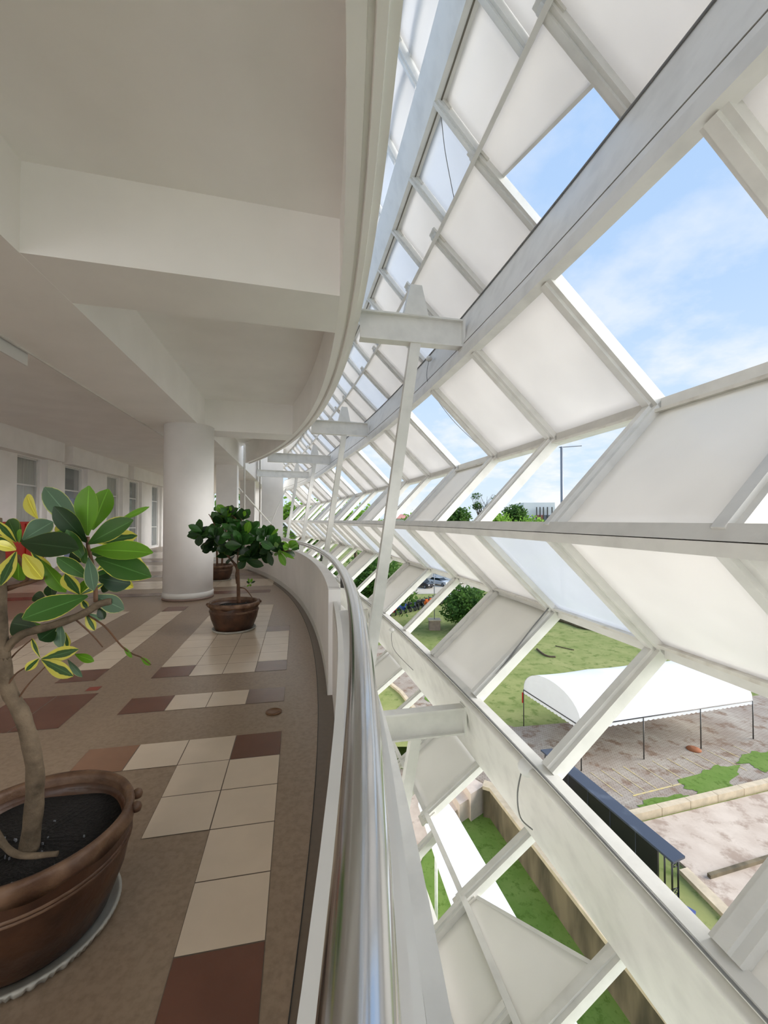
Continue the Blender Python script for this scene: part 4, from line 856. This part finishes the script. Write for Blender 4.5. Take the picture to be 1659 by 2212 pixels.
# mast, flagpole base, distant building
ms = thing('light_mast', (25.25, 60, GZ), 'tall thin grey light mast against the sky above the fabric panels', 'mast')
m = MB(); m.tube([(25.25, 60, GZ), (25.25, 60, 11.9)], [.24, .17], 12); m.build('pole', M['mast'], ms)
m = MB(); m.beam((24.9, 60, 11.8), (28.2, 60.2, 12.05), .12, .12); m.build('cross_arm', M['mast'], ms)
fb = thing('flagpole_base', (5.57, 46.9, GZ), 'square brown stone block on the lawn holding a thin flagpole', 'flagpole')
m = MB(); m.box(4.97, 46.5, GZ, 6.17, 47.6, GZ + 1.05); m.build('block', mat('brown_stone_block', lin(150, 132, 116), .85, var=.2, scale=3), fb)
m = MB(); m.box(4.88, 46.42, GZ + 1.05, 6.26, 47.7, GZ + 1.12); m.build('cap_slab', M['concrete'], fb)
m = MB(); m.tube([(5.57, 47.0, GZ + 1.1), (5.57, 47.0, GZ + 9)], .045, 8); m.build('pole', M['mast'], fb)
bd = thing('distant_building', (54, 150, GZ), 'distant white block building with red and grey frames on its facade', 'building')
m = MB(); m.prism([(49.6, 150), (60.2, 149), (60.6, 162), (50, 162)], GZ, 7.6); m.build('block', M['bld'], bd)
m = MB(); m.box(53.6, 148.9, -4, 56, 149.6, 3.2); m.build('red_panel', M['roof_red'], bd)
m = MB(); m.box(56.2, 148.7, .2, 59.6, 149.3, 3.2); m.build('dark_window', M['mast'], bd)
for q in (53.4, 54.6, 55.8, 57.2, 58.8):
    m = MB(); m.box(q, 148.2, GZ, q + .28, 148.6, 6.0); m.build('column', M['darksteel'], bd)
hd = thing('distant_house', (4, 170, GZ), 'low distant house with a reddish tile roof on the horizon', 'house')
m = MB(); m.box(3, 170, GZ, 10, 180, 2.0); m.build('walls', M['bld'], hd)
m = MB(); m.hexa([(2.5, 169, 2.0), (10.5, 169, 2.0), (10.5, 181, 2.0), (2.5, 181, 2.0), (4.5, 174, 3.8), (8.5, 174, 3.8), (8.5, 176, 3.8), (4.5, 176, 3.8)]); m.build('roof', M['roof_red'], hd)
m = MB(); z = GZ + .03; m.poly([(-60, 62, z), (14, 70, z), (60, 88, z), (60, 110, z), (-60, 86, z)]); struct(m.build('ground_road', M['road'], None, (0, 70, GZ)))
# white curb beside the paving
m = MB()
for (p, q) in (((-.45, 33.2), (1.2, 29.7)), ((1.2, 29.7), (2.0, 26.8)), ((2.0, 26.8), (2.2, 23))):
    m.beam((p[0], p[1], GZ + .08), (q[0], q[1], GZ + .08), .25, .18)
struct(m.build('trim_25', M['concrete']))

# trees
def crown(m, c, R_, n, size, rnd, flat=.8):
    for i in range(n):
        d = Vector((rnd.gauss(0, 1), rnd.gauss(0, 1), rnd.gauss(0, 1))).normalized(); k_ = 1 + .55 * noise.noise(d * 2.0 + Vector(c) * .37)
        r = R_ * k_ * (rnd.random() ** .28); p = Vector(c) + Vector((d.x * r, d.y * r, d.z * r * flat)); a = Vector((rnd.gauss(0, 1), rnd.gauss(0, 1), rnd.gauss(0, .6))).normalized(); b = a.orthogonal().normalized()
        s_ = size * rnd.uniform(.6, 1.3); m.quad(p - a * s_ - b * s_ * .55, p + a * s_ * .2 - b * s_ * .7, p + a * s_ + b * s_ * .3, p - a * s_ * .3 + b * s_ * .7)
def tree(x, y, ztop, R_, label, mt='tree1', n=1500, size=.25, seed=1, parts=3, grp=None):
    rnd = random.Random(seed); t = thing('tree', (x, y, GZ), label, 'tree', grp); zc = ztop - R_ * .8
    m = MB(); limb(m, [(x, y, GZ), (x + .2, y, (GZ + zc) / 2), (x, y, zc)], R_ * .09, R_ * .05, 8, .05, 0); m.build('trunk', M['trunk'], t)
    m = MB()
    for i in range(parts):
        o_ = Vector((rnd.uniform(-.5, .5), rnd.uniform(-.5, .5), rnd.uniform(-.45, .1))) * R_ if i else Vector((0, 0, 0)); crown(m, (x + o_.x, y + o_.y, zc + o_.z), R_ * (1 if i == 0 else rnd.uniform(.55, .8)), n // parts, size, rnd)
    m.build('crown', M[mt], t)
tree(10.3, 46.0, -5.0, 3.5, 'low spreading dark green tree on the lawn between the flagpole base and the tent', 'tree1', 9000, .16, 1, 5)
tree(18.6, 54, -4.4, 2.8, 'bushy green tree just right of the low spreading lawn tree', 'tree1', 5000, .18, 21, 3)
g_ = 'trees in the row beyond the car park'
tree(-0.7, 49, -2.3, 4.1, 'big dark green tree at the left end of the lawn, behind the leaning brace', 'tree1', 8000, .21, 2, 5)
tree(-9.6, 52.5, -2.4, 3.5, 'dark green tree close by the tower, left of the leaning brace', 'tree1', 7000, .21, 3, 5)
tree(-18.5, 54, -1.6, 3.4, 'dark green tree partly hidden behind the tower', 'tree1', 4500, .2, 4, 5)
tree(1, 102, -1.5, 4.6, 'green tree beyond the parked cars, leftmost of that row', 'tree1', 3000, .3, 5, 4, g_)
tree(13.5, 106, -1.8, 4.6, 'green tree beyond the parked cars, above the silver car', 'tree1', 3000, .3, 6, 4, g_)
hz = [(-13.5, 68, 5.4, 4.4, 'tree2', 'bright green tree rising above the eye level rail near the leaning brace, left one'), (-5, 72, 4.8, 4.2, 'tree2', 'bright green tree rising above the eye level rail, just left of the leaning brace'), (-24, 66, 5.4, 4.4, 'tree1', 'dark tree seen between the farthest screen panels'),
      (7.2, 95, 3.4, 3.2, 'tree2', 'small bright tree on the horizon right of the leaning brace'), (14.9, 90, 4.9, 3.6, 'tree1', 'rounded green tree on the horizon in the middle open bay'), (21.0, 82, 2.9, 2.8, 'tree2', 'low bright green tree on the horizon, right of the rounded one'),
      (24.7, 92, 3.2, 3.2, 'tree2', 'low bright green tree on the horizon left of the taller one'), (32.2, 106, 5.6, 3.4, 'tree1', 'taller green tree on the horizon left of the white building'), (40.2, 124, 3.2, 3.2, 'tree1', 'low green tree on the horizon in front of the white building'), (17.6, 100, 2.4, 2.6, 'tree2', 'small low tree on the horizon between the rounded tree and the sparse one'), (30.5, 88, 2.2, 2.8, 'tree2', 'small low tree on the horizon in front of the taller one'), (46.5, 116, 2.4, 2.8, 'tree2', 'small low bright tree at the foot of the white building'), (-3.5, 94, 3.0, 3.8, 'tree1', 'green tree on the horizon behind the leaning brace'), (-15, 92, 2.5, 4.0, 'tree1', 'green tree behind the bright pair left of the leaning brace')]
for i, (x_, y_, zt, R_, mt, lb) in enumerate(hz): tree(x_, y_, zt, R_, lb, mt, 2600, .3, 30 + i, 4)
for i in range(10):
    tree(-92 + i * 12 + (75 if i > 4 else 0), 82 + (90 if i > 4 else 0), 3.5 if i < 5 else 1.0, 5.2, ORD[i] + ' background tree of the distant belt, counted from the left', 'tree1', 1200, .5, 60 + i, 3, 'distant tree belt')
# wispy tall tree
t = thing('tree', (26.6, 112, GZ), 'sparse tall tree with thin bare branches rising above the horizon trees', 'tree')
m = MB(); rnd = random.Random(4)
for i in range(34):
    b0 = Vector((26.6 + rnd.uniform(-1, 1) * 1.5, 112, 2)); b1 = b0 + Vector((rnd.uniform(-2.6, 4), rnd.uniform(-2, 2), rnd.uniform(2.5, 6.3))); m.tube([b0, (b0 + b1) / 2 + Vector((rnd.uniform(-.5, .5), 0, .3)), b1], [.09, .05, .03], 5)
m.tube([(26.6, 112, GZ), (26.6, 112, 3)], .35, 8); m.build('branches', M['trunk'], t)
m = MB()
for i in range(5): crown(m, (26.6 + rnd.uniform(-2.5, 4.5), 112, rnd.uniform(4.5, 8.2)), 1.3, 150, .2, rnd)
m.build('crown', M['tree1'], t)
# dark palm near the tower
t = thing('palm_tree', W(640, 1150, 24), 'dark palm fronds showing beside the tower edge through the screen', 'palm')
m = MB(); c0 = W(650, 1128, 27)
for i in range(16):
    a = 2 * pi * i / 16; d = Vector((cos(a), sin(a) * .6, .4)); 
    for j in range(12):
        p = c0 + d * (.18 * j) - Vector((0, 0, .014 * j * j)); s_ = d.cross(Vector((0, 0, 1))).normalized() * .45
        for sg_ in (-1, 1): m.tube([p, p + s_ * sg_ + Vector((0, 0, -.18))], [.02, .006], 4)
m.build('fronds', mat('dark_palm_fronds', lin(52, 56, 50), .8), t)
m = MB(); m.tube([c0 + Vector((0, 0, -11)), c0], .14, 8); m.build('trunk', M['trunk'], t)
# exposed roots on the lawn
for i, pts in enumerate(([W(1160, 1402, 44), W(1172, 1412, 42), W(1185, 1418, 41.5), W(1200, 1419, 41)], [W(1200, 1395, 45), W(1222, 1400, 44), W(1240, 1404, 43.5)])):
    P = [Vector((p.x * (GZ + .05 - EYE) / (p.z - EYE), p.y * (GZ + .05 - EYE) / (p.z - EYE), GZ + .05)) for p in pts]
    m = MB(); m.tube(smooth_path(P), .09 if i == 0 else .04, 6); tag(m.build('fallen_branch', M['trunk']), ['pale fallen branch on the lawn behind the tent, the thicker one', 'thin fallen branch on the lawn behind the tent'][i], 'branch')
# low kerb edging winding across the far lawn
m = MB(); P = [Vector((q[0], q[1], GZ + .15)) for q in ((19.5, 52.5), (21.3, 50.0), (22.0, 47.4), (23.6, 46.0), (26.3, 42.9), (30, 40.5))]; m.tube(smooth_path(P), .2, 6); tag(m.build('lawn_edging', M['conc_dark']), 'reddish brown stone edging winding across the lawn behind the tent', 'edging')
m = MB(); m.prism([(28, 54), (60, 60), (60, 100), (30, 90)], GZ, GZ + .05); struct(m.build('ground_far', M['road'], None, (40, 70, GZ)))

# motorcycles
BC = {'red': lin(196, 50, 60), 'blue': lin(44, 76, 150), 'black': lin(26, 28, 34), 'orange': lin(236, 112, 48), 'white': lin(214, 218, 226), 'navy': lin(40, 50, 90), 'green': lin(40, 90, 80)}
BM = {k_: mat(k_ + '_motorcycle_paint', v_, .3) for k_, v_ in BC.items()}
def bike(colr):
    b = thing('motorcycle', (0, 0, 0), 'x', 'motorcycle')
    for x_ in (-.62, .62):
        m = MB()
        pr = [(.20, -.04), (.30, -.05), (.30, .05), (.20, .04)]; seg = 16; n0 = len(m.v)
        for j in range(seg):
            a = 2 * pi * j / seg
            for (r, y_) in pr: m.v.append((x_ + r * cos(a), y_, .30 + r * sin(a)))
        for j in range(seg):
            for q in range(4): j2 = (j + 1) % seg; q2 = (q + 1) % 4; m.face((n0 + j * 4 + q, n0 + j2 * 4 + q, n0 + j2 * 4 + q2, n0 + j * 4 + q2), 0, True)
        m.tube([(x_ - .2, 0, .3), (x_ + .2, 0, .3)], .015, 5); m.tube([(x_, 0, .1), (x_, 0, .5)], .015, 5); m.build('wheel', M['rubber'], b)
    m = MB(); m.hexa([(-.75, -.11, .55), (.1, -.13, .30), (.1, .13, .30), (-.75, .11, .55), (-.85, -.09, .78), (.12, -.11, .62), (.12, .11, .62), (-.85, .09, .78)]); m.hexa([(.30, -.20, .32), (.42, -.20, .3), (.42, .20, .3), (.30, .20, .32), (.40, -.17, .98), (.52, -.15, .92), (.52, .15, .92), (.40, .17, .98)]); m.build('body', BM[colr], b)
    m = MB(); m.hexa([(-.72, -.13, .74), (.0, -.12, .66), (.0, .12, .66), (-.72, .13, .74), (-.70, -.11, .84), (.0, -.10, .76), (.0, .10, .76), (-.70, .11, .84)]); m.build('seat', M['rubber'], b)
    m = MB(); m.tube([(.62, 0, .3), (.42, 0, 1.0)], .025, 6); m.tube([(.40, -.33, 1.06), (.44, 0, 1.0), (.40, .33, 1.06)], .018, 6)
    for s_ in (-1, 1): m.tube([(.42, s_ * .2, 1.03), (.44, s_ * .27, 1.22)], .01, 5); m.box(.42, s_ * .27 - .05, 1.2, .45, s_ * .27 + .05, 1.28)
    m.build('handlebar', M['darksteel'], b); return b
def ctree(o, parent=None):
    c_ = o.copy(); COL.objects.link(c_); c_.parent = parent
    for ch in list(o.children): ctree(ch, c_)
    return c_
protos = {}
cols = ['green', 'red', 'blue', 'blue', 'black', 'navy', 'black', 'black', 'orange', 'orange', 'black', 'white', 'white', 'navy', 'white', 'black', 'navy', 'white', 'black', 'black', 'red', 'black', 'navy', 'black']
A2, B2 = Vector((.6, 53.6)), Vector((15.2, 69.0)); cnt = {}
for i, cc in enumerate(cols):
    p = A2.lerp(B2, i / (len(cols) - 1)); first = cc not in protos
    b = bike(cc) if first else ctree(protos[cc])
    if first: protos[cc] = b
    b.scale = (1.18, 1.18, 1.18); b.location = (p.x, p.y, GZ + .03); b.rotation_euler = (.0, 0, radians(-68 + (i * 37 % 17) - 8)); b['group'] = 'motorcycles parked in the roadside row'
    nn_ = 'leftmost' if i == 0 else ORD[i] + ' from the left'
    b['label'] = '%s motorcycle in the roadside row of parked bikes, %s' % (cc, nn_); b['category'] = 'motorcycle'
# cars
def car(x_, y_, rz, paint, label, van=False):
    c_ = thing('car', (x_, y_, GZ), label, 'car'); R3 = Matrix.Rotation(rz, 4, 'Z')
    def T(a, b, z_): v = R3 @ Vector((a, b, 0)); return (x_ + v.x, y_ + v.y, GZ + z_)
    h = 1.75 if van else 1.45
    m = MB(); m.box(-2.1, -.86, .35, 2.1, .86, .85, T=T); P = [(-2.05, -.84, .85), (1.95, -.84, .85), (1.95, .84, .85), (-2.05, .84, .85), (-1.9, -.8, .98), (1.0, -.8, 1.0), (1.0, .8, 1.0), (-1.9, .8, .98)]; m.hexa([T(*q) for q in P])
    P = [(-1.5, -.66, h - .04), (.2, -.66, h - .04), (.2, .66, h - .04), (-1.5, .66, h - .04), (-1.4, -.6, h), (.1, -.6, h), (.1, .6, h), (-1.4, .6, h)]; m.hexa([T(*q) for q in P]); m.build('body', paint, c_)
    m = MB(); P = [(-1.95, -.76, .97), (.95, -.76, .97), (.95, .76, .97), (-1.95, .76, .97), (-1.5, -.66, h - .03), (.2, -.66, h - .03), (.2, .66, h - .03), (-1.5, .66, h - .03)]; m.hexa([T(*q) for q in P]); m.build('windows', M['glasscar'], c_)
    for a in (-1.3, 1.3):
        for s_ in (-1, 1): m = MB(); m.tube([T(a, s_ * .70, .32), T(a, s_ * .88, .32)], .32, 14); wh_ = m.build('wheel', M['rubber'], c_); m = MB(); m.tube([T(a, s_ * .87, .32), T(a, s_ * .895, .32)], .19, 12); m.build('hubcap', M['mast'], wh_)
    m = MB()
    for s_ in (-.65, .65): m.box(2.08, s_ - .16, .62, 2.12, s_ + .16, .76, T=T)
    m.build('headlamp', M['bin'], c_)
pb, pw_, ps = mat('black_car_paint', (.015, .015, .018), .2), mat('white_car_paint', (.82, .83, .85), .25), mat('silver_car_paint', (.60, .64, .70), .25, metal=.3)
car(7.0, 76.2, radians(-50), pb, 'black off-road car parked beyond the motorcycles', True); car(10.4, 78.4, radians(-50), ps, 'silver saloon car parked right of the black off-road car'); car(13.6, 81, radians(-50), pw_, 'white car parked right of the silver saloon'); car(12.0, 86, radians(-50), pw_, 'white car parked in the row behind the silver saloon', True); car(16.2, 84, radians(-50), ps, 'silver car at the right end of the front row of cars'); car(1.5, 66, radians(20), pw_, 'white car under the trees behind the leaning brace')
# pink balloon-like helmet
m = MB(); m.lathe((17.2, 69.6, GZ + 1.0), [(.02, 0), (.25, .1), (.3, .3), (.22, .5), (.02, .58)], 14); tag(m.build('helmet', mat('pink_plastic', lin(236, 70, 120), .4)), 'bright pink helmet hanging on a bike at the right end of the row', 'helmet')
